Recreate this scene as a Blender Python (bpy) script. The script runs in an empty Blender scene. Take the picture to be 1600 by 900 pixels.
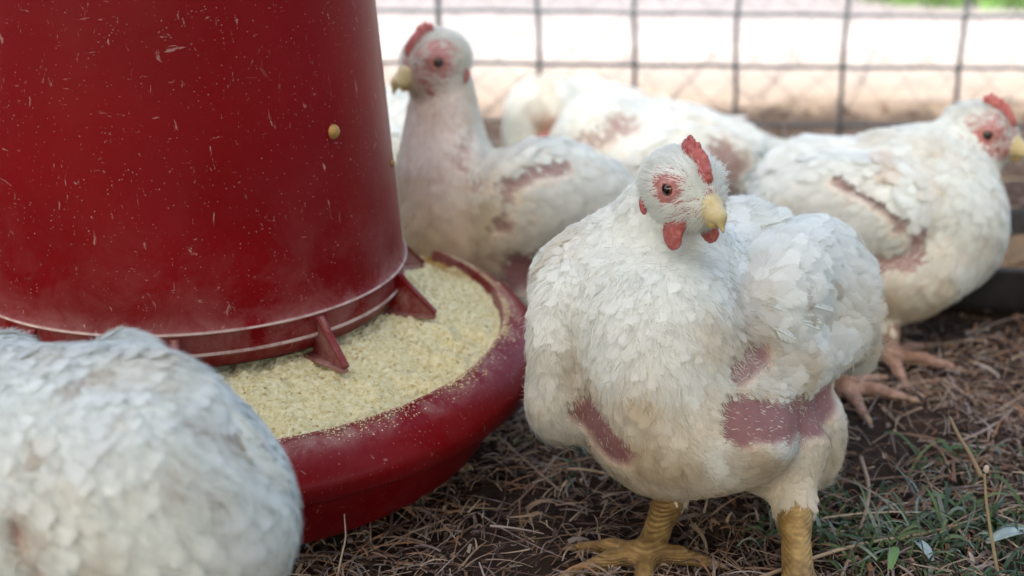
import bpy, math
import numpy as np
from mathutils import Vector, Matrix

scene = bpy.context.scene
# ------------------------------------------------------------------ camera
CAM_H = 0.43
PITCH = math.radians(20.0)
LENS = 55.0
FPX = 2444.0
cam_data = bpy.data.cameras.new("camera")
cam = bpy.data.objects.new("camera", cam_data)
scene.collection.objects.link(cam)
cam.location = (0, 0, CAM_H)
cam.rotation_euler = (math.pi / 2 - PITCH, 0, 0)
cam_data.lens = LENS
cam_data.sensor_width = 36.0
cam_data.clip_start = 0.02
cam_data.clip_end = 500
cam_data.dof.use_dof = True
cam_data.dof.focus_distance = 0.815
cam_data.dof.aperture_fstop = 6.0
scene.camera = cam

# ------------------------------------------------------------------ sky, sun
SUN_EL, SUN_AZ = math.radians(46), math.radians(196)      # azimuth clockwise from +Y: sun behind the camera
world = bpy.data.worlds.new("World")
scene.world = world
world.use_nodes = True
wn = world.node_tree
sky = wn.nodes.new("ShaderNodeTexSky")
sky.sky_type = 'NISHITA'
sky.sun_disc = False
sky.sun_elevation = SUN_EL
sky.sun_rotation = SUN_AZ
sky.air_density = 1.0
sky.dust_density = 6.0
sky.ozone_density = 0.3
bg = wn.nodes["Background"]
bg.inputs["Strength"].default_value = 0.12
wn.links.new(sky.outputs[0], bg.inputs["Color"])
sd = bpy.data.lights.new("sun", 'SUN')
sd.energy = 2.1
sd.angle = math.radians(0.5)
sd.color = (1.0, 0.95, 0.88)
sun = bpy.data.objects.new("sun", sd)
scene.collection.objects.link(sun)
sdir = Vector((math.sin(SUN_AZ) * math.cos(SUN_EL), math.cos(SUN_AZ) * math.cos(SUN_EL), math.sin(SUN_EL)))
sun.rotation_euler = sdir.to_track_quat('Z', 'Y').to_euler()
sun.location = (-1, -2, 4)
scene.view_settings.view_transform = 'Standard'
scene.view_settings.look = 'None'
scene.view_settings.exposure = 2.33
scene.view_settings.gamma = 1.0
scene.render.engine = 'CYCLES'
scene.cycles.max_bounces = 8
scene.cycles.diffuse_bounces = 4
scene.cycles.transmission_bounces = 4
scene.cycles.use_denoising = True

# ------------------------------------------------------------------ small maths
rng = np.random.default_rng(7)
cp, sp = math.cos(PITCH), math.sin(PITCH)


def P(px, py, d):
    """world point seen at photo pixel (px,py) at depth d"""
    a, b = (px - 800) / FPX, -(py - 450) / FPX
    return np.array([a * d, (cp + b * sp) * d, CAM_H + (-sp + b * cp) * d])


def G(px, py, z=0.0):
    """point of the ground seen at photo pixel"""
    a, b = (px - 800) / FPX, -(py - 450) / FPX
    t = (z - CAM_H) / (-sp + b * cp)
    return np.array([a * t, (cp + b * sp) * t, z])


def unit(v):
    v = np.asarray(v, float)
    return v / (np.linalg.norm(v, axis=-1, keepdims=True) + 1e-12)


def smooth(a, b, x):
    t = np.clip((x - a) / (b - a), 0, 1)
    return t * t * (3 - 2 * t)


def vnoise(p, seed=0):
    p = np.asarray(p, np.float64)
    i = np.floor(p).astype(np.int64)
    f = p - i
    f = f * f * (3 - 2 * f)

    def h(x, y, z):
        n = (x * 73856093) ^ (y * 19349663) ^ (z * 83492791) ^ (seed * 2654435761)
        n = (n ^ (n >> 13)) * 1274126177
        n = n ^ (n >> 16)
        return (n & 0xffff) / 65535.0
    r = 0
    for dx in (0, 1):
        wx = f[..., 0] if dx else 1 - f[..., 0]
        for dy in (0, 1):
            wy = f[..., 1] if dy else 1 - f[..., 1]
            for dz in (0, 1):
                wz = f[..., 2] if dz else 1 - f[..., 2]
                r = r + wx * wy * wz * h(i[..., 0] + dx, i[..., 1] + dy, i[..., 2] + dz)
    return r


def fbm(p, oct=4, seed=0):
    p = np.asarray(p, float)
    s, a, t = 0, 0.5, 0
    for o in range(oct):
        s = s + a * vnoise(p * 2 ** o + 17.3 * o, seed + o)
        t += a
        a *= 0.5
    return s / t


# ------------------------------------------------------------------ mesh helpers
def mesh_from(name, verts, faces=None, tris=None, col=None, smooth_shade=True, attrs=None, mat=None, normals=None):
    me = bpy.data.meshes.new(name)
    verts = np.asarray(verts, np.float32)
    if faces is not None and not isinstance(faces, np.ndarray):
        me.from_pydata(verts.tolist(), [], faces)
    else:
        f = np.asarray(faces if faces is not None else tris, np.int32)
        n, k = f.shape
        me.vertices.add(len(verts))
        me.vertices.foreach_set("co", verts.ravel())
        me.loops.add(n * k)
        me.loops.foreach_set("vertex_index", f.ravel())
        me.polygons.add(n)
        me.polygons.foreach_set("loop_start", np.arange(0, n * k, k, dtype=np.int32))
        me.update(calc_edges=True)
        me.validate()
    me.polygons.foreach_set("use_smooth", np.full(len(me.polygons), smooth_shade))
    if col is not None:
        a = me.color_attributes.new("col", 'FLOAT_COLOR', 'POINT')
        c = np.ones((len(verts), 4), np.float32)
        c[:, :3] = col
        a.data.foreach_set("color", c.ravel())
    for k_, v in (attrs or {}).items():
        a = me.attributes.new(k_, 'FLOAT', 'POINT')
        a.data.foreach_set("value", np.asarray(v, np.float32))
    if mat:
        me.materials.append(mat)
    me.update()
    if normals is not None:
        me.normals_split_custom_set_from_vertices(np.asarray(normals, np.float32))
    return me


def link(name, me, parent=None, base=None):
    o = bpy.data.objects.new(name, me)
    scene.collection.objects.link(o)
    if parent is not None:
        o.parent = parent
    return o


def thing(name, loc, label, cat, group=None, kind=None):
    o = bpy.data.objects.new(name, None)
    o.empty_display_size = 0.05
    scene.collection.objects.link(o)
    o.location = tuple(loc)
    tag(o, label, cat, group, kind)
    return o


def tag(o, label=None, cat=None, group=None, kind=None):
    if label: o["label"] = label
    if cat: o["category"] = cat
    if group: o["group"] = group
    if kind: o["kind"] = kind
    return o


def part(name, parent, verts, faces=None, mat=None, **kw):
    """verts in world space; stored relative to the parent's base"""
    b = np.array(parent.location) if parent.parent is None else np.array(parent.parent.location)
    me = mesh_from(name, np.asarray(verts, float) - b, faces, mat=mat, **kw)
    return link(name, me, parent)


def tube(pts, rad, n=8, closed_ends=True):
    """world tube along pts with radius per point -> verts, faces(list)"""
    pts = np.asarray(pts, float)
    rad = np.broadcast_to(np.asarray(rad, float), (len(pts),))
    T = unit(np.gradient(pts, axis=0))
    ref = np.array([0, 0, 1.0]) if abs(T[0][2]) < 0.9 else np.array([1.0, 0, 0])
    V = []
    N = unit(np.cross(T[0], ref))
    for i in range(len(pts)):
        N = unit(N - T[i] * np.dot(N, T[i]))
        B = np.cross(T[i], N)
        a = np.arange(n) * 2 * math.pi / n
        V.append(pts[i] + rad[i] * (np.cos(a)[:, None] * N + np.sin(a)[:, None] * B))
    V = np.concatenate(V)
    F = []
    for i in range(len(pts) - 1):
        for j in range(n):
            k = (j + 1) % n
            F.append((i * n + j, i * n + k, (i + 1) * n + k, (i + 1) * n + j))
    if closed_ends:
        F.append(tuple(range(n - 1, -1, -1)))
        F.append(tuple((len(pts) - 1) * n + j for j in range(n)))
    return V, F


def lathe(profile, n=192, centre=(0, 0)):
    pr = np.asarray(profile, float)
    a = np.arange(n) * 2 * math.pi / n
    V = np.stack([centre[0] + pr[:, 0:1] * np.cos(a), centre[1] + pr[:, 0:1] * np.sin(a), np.repeat(pr[:, 1:2], n, 1)], -1)
    idx = np.arange(len(pr) * n).reshape(len(pr), n)
    F = np.stack([idx[:-1], np.roll(idx[:-1], -1, 1), np.roll(idx[1:], -1, 1), idx[1:]], -1).reshape(-1, 4)
    return V.reshape(-1, 3), F


def rounded(profile, sub=4, r=0.2):
    """chaikin smoothing of a profile polyline"""
    p = np.asarray(profile, float)
    for _ in range(sub):
        q = [p[0]]
        for a, b in zip(p[:-1], p[1:]):
            q += [a * (1 - r) + b * r, a * r + b * (1 - r)]
        q.append(p[-1])
        p = np.array(q)
    return p


def box(c, s, R=None):
    v = np.array([[x, y, z] for x in (-1, 1) for y in (-1, 1) for z in (-1, 1)], float) * np.asarray(s) / 2
    if R is not None: v = v @ np.asarray(R).T
    return v + np.asarray(c), [(0, 1, 3, 2), (4, 6, 7, 5), (0, 4, 5, 1), (2, 3, 7, 6), (0, 2, 6, 4), (1, 5, 7, 3)]


# ------------------------------------------------------------------ signed distance modelling
class Ell:
    def __init__(s, c, r, axes, k=0.012, reg='f', flow=(0, 0, -1), flen=0.018):
        s.c, s.r, s.A, s.k, s.reg = np.asarray(c, float), np.asarray(r, float), np.asarray(axes, float), k, reg
        s.flow, s.flen = unit(flow), flen
        e = np.sqrt(((s.A * s.r[:, None]) ** 2).sum(0))
        s.lo, s.hi = s.c - e, s.c + e

    def d(s, p):
        q = (p - s.c) @ s.A.T
        k0 = np.linalg.norm(q / s.r, axis=-1)
        k1 = np.linalg.norm(q / (s.r ** 2), axis=-1)
        return np.where(k0 < 1e-6, -s.r.min(), k0 * (k0 - 1) / (k1 + 1e-9))


class Cone:
    def __init__(s, a, b, ra, rb, k=0.01, reg='f', flow=(0, 0, -1), flen=0.014):
        s.a, s.b, s.ra, s.rb, s.k, s.reg = np.asarray(a, float), np.asarray(b, float), ra, rb, k, reg
        s.flow, s.flen = unit(flow), flen
        s.lo = np.minimum(s.a - ra, s.b - rb)
        s.hi = np.maximum(s.a + ra, s.b + rb)

    def d(s, p):
        ba = s.b - s.a
        pa = p - s.a
        t = np.clip(pa @ ba / (ba @ ba + 1e-12), 0, 1)
        return np.linalg.norm(pa - t[..., None] * ba, axis=-1) - (s.ra + (s.rb - s.ra) * t)


def smin(a, b, k):
    h = np.clip(0.5 + 0.5 * (b - a) / k, 0, 1)
    return b * (1 - h) + a * h - k * h * (1 - h)


def sdf_mesh(prims, h, shrink=0.0):
    pad = 4 * h + 0.006
    lo = np.min([p.lo for p in prims], 0) - pad
    hi = np.max([p.hi for p in prims], 0) + pad
    n = np.ceil((hi - lo) / h).astype(int) + 1
    D = np.full(n, 0.03, np.float32)
    ax = [lo[i] + h * np.arange(n[i]) for i in range(3)]
    for p in prims:
        m = p.k + 3 * h + 0.004
        i0 = np.maximum(((p.lo - m - lo) / h).astype(int), 0)
        i1 = np.minimum(((p.hi + m - lo) / h).astype(int) + 2, n)
        sl = tuple(slice(i0[i], i1[i]) for i in range(3))
        X = np.stack(np.meshgrid(*[ax[i][sl[i]] for i in range(3)], indexing='ij'), -1)
        sh = shrink if p.reg == 'f' else (0.25 * shrink if p.reg == 'h' else 0)
        D[sl] = smin(D[sl], (p.d(X) + sh).astype(np.float32), p.k)
    # surface nets
    S = D < 0
    c = np.zeros(tuple(n - 1), np.int8)
    cor = [(x, y, z) for x in (0, 1) for y in (0, 1) for z in (0, 1)]
    for o in cor:
        c += S[o[0]:n[0] - 1 + o[0], o[1]:n[1] - 1 + o[1], o[2]:n[2] - 1 + o[2]]
    act = (c > 0) & (c < 8)
    I = np.argwhere(act)
    idx = np.full(act.shape, -1, np.int64)
    idx[act] = np.arange(len(I))
    val = np.stack([D[I[:, 0] + o[0], I[:, 1] + o[1], I[:, 2] + o[2]] for o in cor], 1)
    acc = np.zeros((len(I), 3))
    cnt = np.zeros(len(I))
    cor = np.array(cor, float)
    for a in range(8):
        for b in range(a + 1, 8):
            if np.abs(cor[a] - cor[b]).sum() != 1: continue
            va, vb = val[:, a], val[:, b]
            m = (va < 0) != (vb < 0)
            t = np.where(m, va / np.where(m, va - vb, 1), 0)
            acc += np.where(m[:, None], cor[a] + t[:, None] * (cor[b] - cor[a]), 0)
            cnt += m
    V = lo + h * (I + acc / cnt[:, None])
    Q = []
    for axis in range(3):
        u, v = [(1, 2), (2, 0), (0, 1)][axis]
        s0 = [slice(None)] * 3; s1 = [slice(None)] * 3
        s0[axis] = slice(0, -1); s1[axis] = slice(1, None)
        ch = S[tuple(s0)] != S[tuple(s1)]
        E = np.argwhere(ch)
        ok = (E[:, u] > 0) & (E[:, v] > 0) & (E[:, u] < n[u] - 1) & (E[:, v] < n[v] - 1)
        E = E[ok]
        du = np.zeros(3, int); du[u] = 1
        dv = np.zeros(3, int); dv[v] = 1
        q = np.stack([idx[tuple((E - du - dv).T)], idx[tuple((E - dv).T)], idx[tuple(E.T)], idx[tuple((E - du).T)]], 1)
        inside = S[tuple(E.T)]
        q[~inside] = q[~inside][:, ::-1]
        Q.append(q)
    Q = np.concatenate(Q)
    Q = Q[(Q >= 0).all(1)]
    # light laplacian
    for _ in range(2):
        s = np.zeros_like(V); k = np.zeros(len(V))
        for a, b in ((0, 1), (1, 2), (2, 3), (3, 0)):
            np.add.at(s, Q[:, a], V[Q[:, b]]); np.add.at(k, Q[:, a], 1)
            np.add.at(s, Q[:, b], V[Q[:, a]]); np.add.at(k, Q[:, b], 1)
        V = 0.5 * V + 0.5 * s / np.maximum(k, 1)[:, None]
    return V, Q


def vnormals(V, Q):
    fn = np.cross(V[Q[:, 2]] - V[Q[:, 0]], V[Q[:, 3]] - V[Q[:, 1]])
    N = np.zeros_like(V)
    for i in range(4): np.add.at(N, Q[:, i], fn)
    return unit(N)


# ------------------------------------------------------------------ materials
def mat_new(name):
    m = bpy.data.materials.new(name)
    m.use_nodes = True
    nt = m.node_tree
    b = nt.nodes["Principled BSDF"]
    return m, nt, b


def N_(nt, t, **kw):
    n = nt.nodes.new(t)
    for k, v in kw.items():
        if hasattr(n, k): setattr(n, k, v)
        else: n.inputs[k].default_value = v
    return n


def ramp(nt, fac, stops):
    r = nt.nodes.new("ShaderNodeValToRGB")
    e = r.color_ramp.elements
    while len(e) < len(stops): e.new(0.5)
    for i, (p, c) in enumerate(stops):
        e[i].position = p
        e[i].color = (*c, 1) if len(c) == 3 else c
    nt.links.new(fac, r.inputs[0])
    return r.outputs[0]


def mixc(nt, fac, a, b, mode='MIX'):
    m = nt.nodes.new("ShaderNodeMix")
    m.data_type = 'RGBA'
    m.blend_type = mode
    for s, v in ((0, fac), (6, a), (7, b)):
        if isinstance(v, (int, float)): m.inputs[s].default_value = v
        elif isinstance(v, tuple): m.inputs[s].default_value = (*v, 1)
        else: nt.links.new(v, m.inputs[s])
    return m.outputs[2]


def noise(nt, scale, detail=4, rough=0.55, vec=None, dist=0.0):
    n = N_(nt, "ShaderNodeTexNoise")
    n.inputs["Scale"].default_value = scale
    n.inputs["Detail"].default_value = detail
    n.inputs["Roughness"].default_value = rough
    n.inputs["Distortion"].default_value = dist
    if vec is not None: nt.links.new(vec, n.inputs["Vector"])
    return n.outputs["Fac"]


def objco(nt):
    return N_(nt, "ShaderNodeTexCoord").outputs["Object"]


def bump(nt, b, height, strength=0.3, dist=0.002):
    n = N_(nt, "ShaderNodeBump")
    n.inputs["Strength"].default_value = strength
    n.inputs["Distance"].default_value = dist
    nt.links.new(height, n.inputs["Height"])
    nt.links.new(n.outputs[0], b.inputs["Normal"])


def attr_col(nt, name="col"):
    a = N_(nt, "ShaderNodeAttribute")
    a.attribute_name = name
    return a


def m_skin():
    m, nt, b = mat_new("bird_skin")
    co = objco(nt)
    c = attr_col(nt).outputs["Color"]
    n = noise(nt, 260, 4, 0.6, co)
    c2 = mixc(nt, 0.45, c, ramp(nt, n, [(0.3, (0.55, 0.45, 0.42)), (0.7, (1, 1, 1))]), 'MULTIPLY')
    c2_out = c2
    b.inputs["Roughness"].default_value = 0.55
    b.inputs["Specular IOR Level"].default_value = 0.3
    b.inputs["Subsurface Weight"].default_value = 0.15
    b.inputs["Subsurface Radius"].default_value = (0.006, 0.002, 0.001)
    b.inputs["Subsurface Scale"].default_value = 0.4
    # scutes across the shanks (leg attribute) and pimply skin elsewhere
    w = N_(nt, "ShaderNodeTexWave")
    w.bands_direction = 'Z'
    w.inputs["Scale"].default_value = 190
    w.inputs["Distortion"].default_value = 1.2
    w.inputs["Detail"].default_value = 1.5
    w.inputs["Detail Scale"].default_value = 0.6
    nt.links.new(co, w.inputs["Vector"])
    leg = attr_col(nt, "leg").outputs["Fac"]
    mx = N_(nt, "ShaderNodeMix")
    nt.links.new(leg, mx.inputs[0]); nt.links.new(n, mx.inputs[2]); nt.links.new(w.outputs["Fac"], mx.inputs[3])
    bump(nt, b, mx.outputs[0], 0.5, 0.0013)
    lw = N_(nt, "ShaderNodeMath", operation='MULTIPLY')
    nt.links.new(leg, lw.inputs[0]); lw.inputs[1].default_value = 0.75
    mud = ramp(nt, noise(nt, 75, 5, 0.7, co), [(0.35, (0.38, 0.30, 0.25)), (0.58, (1, 1, 1))])
    sc = ramp(nt, w.outputs["Fac"], [(0.05, (0.88, 0.84, 0.80)), (0.30, (1, 1, 1))])
    c3 = mixc(nt, 1.0, mixc(nt, lw.outputs[0], (1.0, 1.0, 1.0), mud), mixc(nt, lw.outputs[0], (1.0, 1.0, 1.0), sc), 'MULTIPLY')
    nt.links.new(mixc(nt, 1.0, c2_out, c3, 'MULTIPLY'), b.inputs["Base Color"])
    return m


def m_feather():
    m, nt, b = mat_new("white_feather")
    c = attr_col(nt).outputs["Color"]
    nt.nodes.remove(b)
    out = nt.nodes["Material Output"]
    d = N_(nt, "ShaderNodeBsdfDiffuse"); t = N_(nt, "ShaderNodeBsdfTranslucent")
    g = N_(nt, "ShaderNodeBsdfGlossy"); g.inputs["Roughness"].default_value = 0.45
    nt.links.new(c, d.inputs[0]); nt.links.new(c, t.inputs[0])
    x = N_(nt, "ShaderNodeMixShader"); x.inputs[0].default_value = 0.28
    nt.links.new(d.outputs[0], x.inputs[1]); nt.links.new(t.outputs[0], x.inputs[2])
    y = N_(nt, "ShaderNodeMixShader"); y.inputs[0].default_value = 0.03
    nt.links.new(x.outputs[0], y.inputs[1]); nt.links.new(g.outputs[0], y.inputs[2])
    nt.links.new(y.outputs[0], out.inputs[0])
    return m


def m_comb(name="comb_red", c1=(0.25, 0.035, 0.032), c2=(0.36, 0.085, 0.070), c3=(0.47, 0.21, 0.17)):
    m, nt, b = mat_new(name)
    co = objco(nt)
    v = N_(nt, "ShaderNodeTexVoronoi"); v.inputs["Scale"].default_value = 900
    nt.links.new(co, v.inputs["Vector"])
    n = noise(nt, 300, 4, 0.6, co)
    c = ramp(nt, n, [(0.3, c1), (0.52, c2), (0.75, c3)])
    nt.links.new(c, b.inputs["Base Color"])
    b.inputs["Roughness"].default_value = 0.48
    b.inputs["Subsurface Weight"].default_value = 0.2
    b.inputs["Subsurface Radius"].default_value = (0.005, 0.0015, 0.001)
    b.inputs["Subsurface Scale"].default_value = 0.4
    bump(nt, b, v.outputs["Distance"], 0.5, 0.0008)
    return m


def m_beak():
    m, nt, b = mat_new("beak_horn")
    c = attr_col(nt).outputs["Color"]
    n = noise(nt, 380, 4, 0.6, objco(nt))
    nt.links.new(mixc(nt, 0.5, c, ramp(nt, n, [(0.3, (0.6, 0.5, 0.4)), (0.7, (1, 1, 1))]), 'MULTIPLY'), b.inputs["Base Color"])
    b.inputs["Roughness"].default_value = 0.36
    bump(nt, b, n, 0.2, 0.0006)
    return m


def m_eye():
    m, nt, b = mat_new("eye_glossy")
    nt.links.new(attr_col(nt).outputs["Color"], b.inputs["Base Color"])
    b.inputs["Roughness"].default_value = 0.06
    b.inputs["Specular IOR Level"].default_value = 0.6
    return m


def m_plastic():
    m, nt, b = mat_new("red_plastic")
    co = objco(nt)
    red = ramp(nt, noise(nt, 9, 4, 0.5, co), [(0.3, (0.125, 0.0012, 0.0026)), (0.7, (0.165, 0.0018, 0.0036))])
    dust_a = attr_col(nt, "dust").outputs["Fac"]
    # soft dust film
    film = noise(nt, 26, 7, 0.72, co, 0.4)
    film_m = ramp(nt, film, [(0.42, (0, 0, 0)), (0.75, (1, 1, 1))])
    f1 = N_(nt, "ShaderNodeMath", operation='MULTIPLY'); nt.links.new(film_m, f1.inputs[0]); nt.links.new(dust_a, f1.inputs[1])
    f1b = N_(nt, "ShaderNodeMath", operation='MULTIPLY_ADD'); nt.links.new(f1.outputs[0], f1b.inputs[0]); f1b.inputs[1].default_value = 0.55; f1b.inputs[2].default_value = 0.0
    # fine specks
    v = N_(nt, "ShaderNodeTexVoronoi"); v.inputs["Scale"].default_value = 480; v.inputs["Randomness"].default_value = 1.0
    nt.links.new(co, v.inputs["Vector"])
    sp_m = ramp(nt, v.outputs["Distance"], [(0.0, (1, 1, 1)), (0.12, (0.8, 0.8, 0.8)), (0.22, (0, 0, 0))])
    sel = ramp(nt, v.outputs["Color"], [(0.0, (0, 0, 0)), (0.60, (0, 0, 0)), (0.8, (1, 1, 1))])
    sel2 = ramp(nt, noise(nt, 22, 5, 0.7, co), [(0.36, (0.06, 0.06, 0.06)), (0.66, (1, 1, 1))])
    f2a = N_(nt, "ShaderNodeMath", operation='MULTIPLY'); nt.links.new(sp_m, f2a.inputs[0]); nt.links.new(sel, f2a.inputs[1])
    f2 = N_(nt, "ShaderNodeMath", operation='MULTIPLY'); nt.links.new(f2a.outputs[0], f2.inputs[0]); nt.links.new(sel2, f2.inputs[1])
    f2b = N_(nt, "ShaderNodeMath", operation='MULTIPLY'); nt.links.new(f2.outputs[0], f2b.inputs[0]); f2b.inputs[1].default_value = 0.75
    # scuffs and scratches: short dashes in several directions
    cur = f2b.outputs[0]
    for sc_, rot, th, amt in (((260, 260, 60), (0.35, 0.2, 0.0), 0.70, 0.40), ((70, 70, 290), (0.25, -0.2, 0.0), 0.71, 0.32), ((110, 110, 60), (0.6, 0.5, 0.3), 0.70, 0.28)):
        mp = N_(nt, "ShaderNodeMapping"); mp.inputs["Scale"].default_value = sc_; mp.inputs["Rotation"].default_value = rot
        nt.links.new(co, mp.inputs["Vector"])
        sc = noise(nt, 1.0, 4, 0.7, mp.outputs[0], 0.8)
        sc_m = ramp(nt, sc, [(th - 0.045, (0, 0, 0)), (th, (1, 1, 1))])
        f3 = N_(nt, "ShaderNodeMath", operation='MULTIPLY'); nt.links.new(sc_m, f3.inputs[0]); f3.inputs[1].default_value = amt
        mq = N_(nt, "ShaderNodeMath", operation='MAXIMUM'); nt.links.new(cur, mq.inputs[0]); nt.links.new(f3.outputs[0], mq.inputs[1])
        cur = mq.outputs[0]
    # dust packed on the hoops
    rg = N_(nt, "ShaderNodeMapRange"); rg.inputs[1].default_value = 1.4; rg.inputs[2].default_value = 2.4; nt.links.new(dust_a, rg.inputs[0])
    rn = ramp(nt, noise(nt, 90, 5, 0.7, co), [(0.30, (0.25, 0.25, 0.25)), (0.55, (1, 1, 1))])
    r2 = N_(nt, "ShaderNodeMath", operation='MULTIPLY'); nt.links.new(rg.outputs[0], r2.inputs[0]); nt.links.new(rn, r2.inputs[1])
    mx = N_(nt, "ShaderNodeMath", operation='MAXIMUM'); nt.links.new(cur, mx.inputs[0]); nt.links.new(r2.outputs[0], mx.inputs[1])
    mx2 = N_(nt, "ShaderNodeMath", operation='MAXIMUM'); nt.links.new(mx.outputs[0], mx2.inputs[0]); nt.links.new(f1b.outputs[0], mx2.inputs[1])
    c = mixc(nt, mx2.outputs[0], red, (0.52, 0.40, 0.34))
    nt.links.new(c, b.inputs["Base Color"])
    r = N_(nt, "ShaderNodeMath", operation='MULTIPLY_ADD'); nt.links.new(mx2.outputs[0], r.inputs[0]); r.inputs[1].default_value = 0.4; r.inputs[2].default_value = 0.36
    nt.links.new(r.outputs[0], b.inputs["Roughness"])
    b.inputs["Specular IOR Level"].default_value = 0.12
    bump(nt, b, noise(nt, 420, 3, 0.6, co), 0.12, 0.0006)
    return m


def m_simple(name, c1, c2, scale=60, rough=0.8, bstr=0.3, bdist=0.002, metal=0.0, spec=0.3):
    m, nt, b = mat_new(name)
    co = objco(nt)
    n = noise(nt, scale, 6, 0.65, co)
    nt.links.new(ramp(nt, n, [(0.3, c1), (0.7, c2)]), b.inputs["Base Color"])
    b.inputs["Roughness"].default_value = rough
    b.inputs["Metallic"].default_value = metal
    b.inputs["Specular IOR Level"].default_value = spec
    bump(nt, b, n, bstr, bdist)
    return m


def m_vertex(name, rough=0.85, transl=0.0, bscale=0, spec=0.2):
    m, nt, b = mat_new(name)
    c = attr_col(nt).outputs["Color"]
    nt.links.new(c, b.inputs["Base Color"])
    b.inputs["Roughness"].default_value = rough
    b.inputs["Specular IOR Level"].default_value = spec
    if bscale:
        bump(nt, b, noise(nt, bscale, 5, 0.7, objco(nt)), 0.5, 0.002)
    return m


M = dict(skin=m_skin(), feather=m_feather(), comb=m_comb(), lid=m_comb("lid_pink", (0.27, 0.085, 0.075), (0.40, 0.17, 0.145), (0.52, 0.31, 0.27)), beak=m_beak(), eye=m_eye(), plastic=m_plastic(),
         wire=m_simple("weathered_wire", (0.03, 0.035, 0.042), (0.075, 0.085, 0.095), 90, 0.6, 0.2, 0.0005, 0.0),
         rivet=m_simple("rusty_brass", (0.22, 0.12, 0.03), (0.42, 0.26, 0.08), 300, 0.5, 0.3, 0.0006, 0.3),
         claw=m_simple("claw_horn", (0.20, 0.13, 0.07), (0.36, 0.26, 0.16), 200, 0.45, 0.2, 0.0005),
         wood=m_simple("grey_wood", (0.20, 0.15, 0.10), (0.32, 0.25, 0.18), 30, 0.85, 0.4, 0.003),
         rubber=m_simple("black_rubber", (0.010, 0.010, 0.010), (0.030, 0.028, 0.026), 60, 0.75, 0.3, 0.001),
         litter=m_vertex("dry_litter", 0.9), blade=m_vertex("grass_blade", 0.6, spec=0.35), crumb=m_vertex("feed_crumb", 0.95))
DARK_SOIL = (0.045, 0.032, 0.024)


# ------------------------------------------------------------------ setting: ground
def ground_height(x, y):
    p = np.stack([x, y, 0 * x], -1)
    near = 0.008 * (fbm(p * 14, 4, 3) - 0.5) + 0.006 * (fbm(p * 50, 3, 9) - 0.5)
    far = 0.03 * (fbm(p * 1.3, 3, 5) - 0.5)
    k = smooth(1.3, 2.2, y)
    berm = 0.030 * np.exp(-((y - 1.66 - 0.06 * np.sin(x * 3)) / 0.05) ** 2) * smooth(0.05, 0.35, x) 
    return near * (1 - 0.5 * k) + far * k + berm * (0.4 + 0.9 * fbm(p * 9, 2, 4))


def build_ground():
    def axis(lo, hi, step, far):
        core = np.arange(lo, hi + 1e-6, step)
        g = []
        x, s = hi, step
        while x < far:
            s *= 1.25; x += s; g.append(x)
        l = []
        x, s = lo, step
        while x > -far:
            s *= 1.25; x -= s; l.append(x)
        return np.array(l[::-1] + list(core) + g)
    X = axis(-0.5, 0.75, 0.004, 250)
    Y = axis(0.45, 2.2, 0.005, 250)
    x, y = np.meshgrid(X, Y, indexing='ij')
    z = ground_height(x, y)
    V = np.stack([x, y, z], -1).reshape(-1, 3)
    i = np.arange(V.shape[0]).reshape(x.shape)
    Q = np.stack([i[:-1, :-1], i[1:, :-1], i[1:, 1:], i[:-1, 1:]], -1).reshape(-1, 4)
    m, nt, b = mat_new("soil")
    co = objco(nt)
    n1 = noise(nt, 30, 8, 0.7, co); n2 = noise(nt, 7, 5, 0.6, co)
    soil = ramp(nt, n1, [(0.3, (0.011, 0.008, 0.006)), (0.5, (0.030, 0.019, 0.013)), (0.72, (0.062, 0.039, 0.026))])
    soil = mixc(nt, ramp(nt, n2, [(0.4, (0, 0, 0)), (0.65, (0.6, 0.6, 0.6))]), soil, (0.056, 0.034, 0.023))
    sand = ramp(nt, n1, [(0.3, (0.23, 0.175, 0.125)), (0.7, (0.36, 0.29, 0.225))])
    grey = ramp(nt, n1, [(0.3, (0.17, 0.16, 0.163)), (0.7, (0.23, 0.215, 0.218))])
    sx = N_(nt, "ShaderNodeSeparateXYZ"); nt.links.new(co, sx.inputs[0])
    wob = noise(nt, 5, 4, 0.6, co)
    a = N_(nt, "ShaderNodeMath", operation='MULTIPLY_ADD'); nt.links.new(wob, a.inputs[0]); a.inputs[1].default_value = 0.22; nt.links.new(sx.outputs[1], a.inputs[2])

    def band(lo, hi):
        r = N_(nt, "ShaderNodeMapRange"); r.inputs[1].default_value = lo; r.inputs[2].default_value = hi
        nt.links.new(a.outputs[0], r.inputs[0]); return r.outputs[0]
    c = mixc(nt, band(1.56, 1.98), soil, sand)
    pale = ramp(nt, n1, [(0.3, (0.29, 0.26, 0.24)), (0.7, (0.38, 0.35, 0.33))])
    c = mixc(nt, band(1.92, 2.30), c, pale)
    c = mixc(nt, band(2.30, 2.66), c, grey)
    nt.links.new(c, b.inputs["Base Color"])
    b.inputs["Roughness"].default_value = 0.95
    b.inputs["Specular IOR Level"].default_value = 0.15
    bump(nt, b, noise(nt, 160, 8, 0.75, co), 0.8, 0.004)
    o = link("ground", mesh_from("ground", V, Q, mat=m))
    tag(o, kind="structure")


build_ground()


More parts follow.
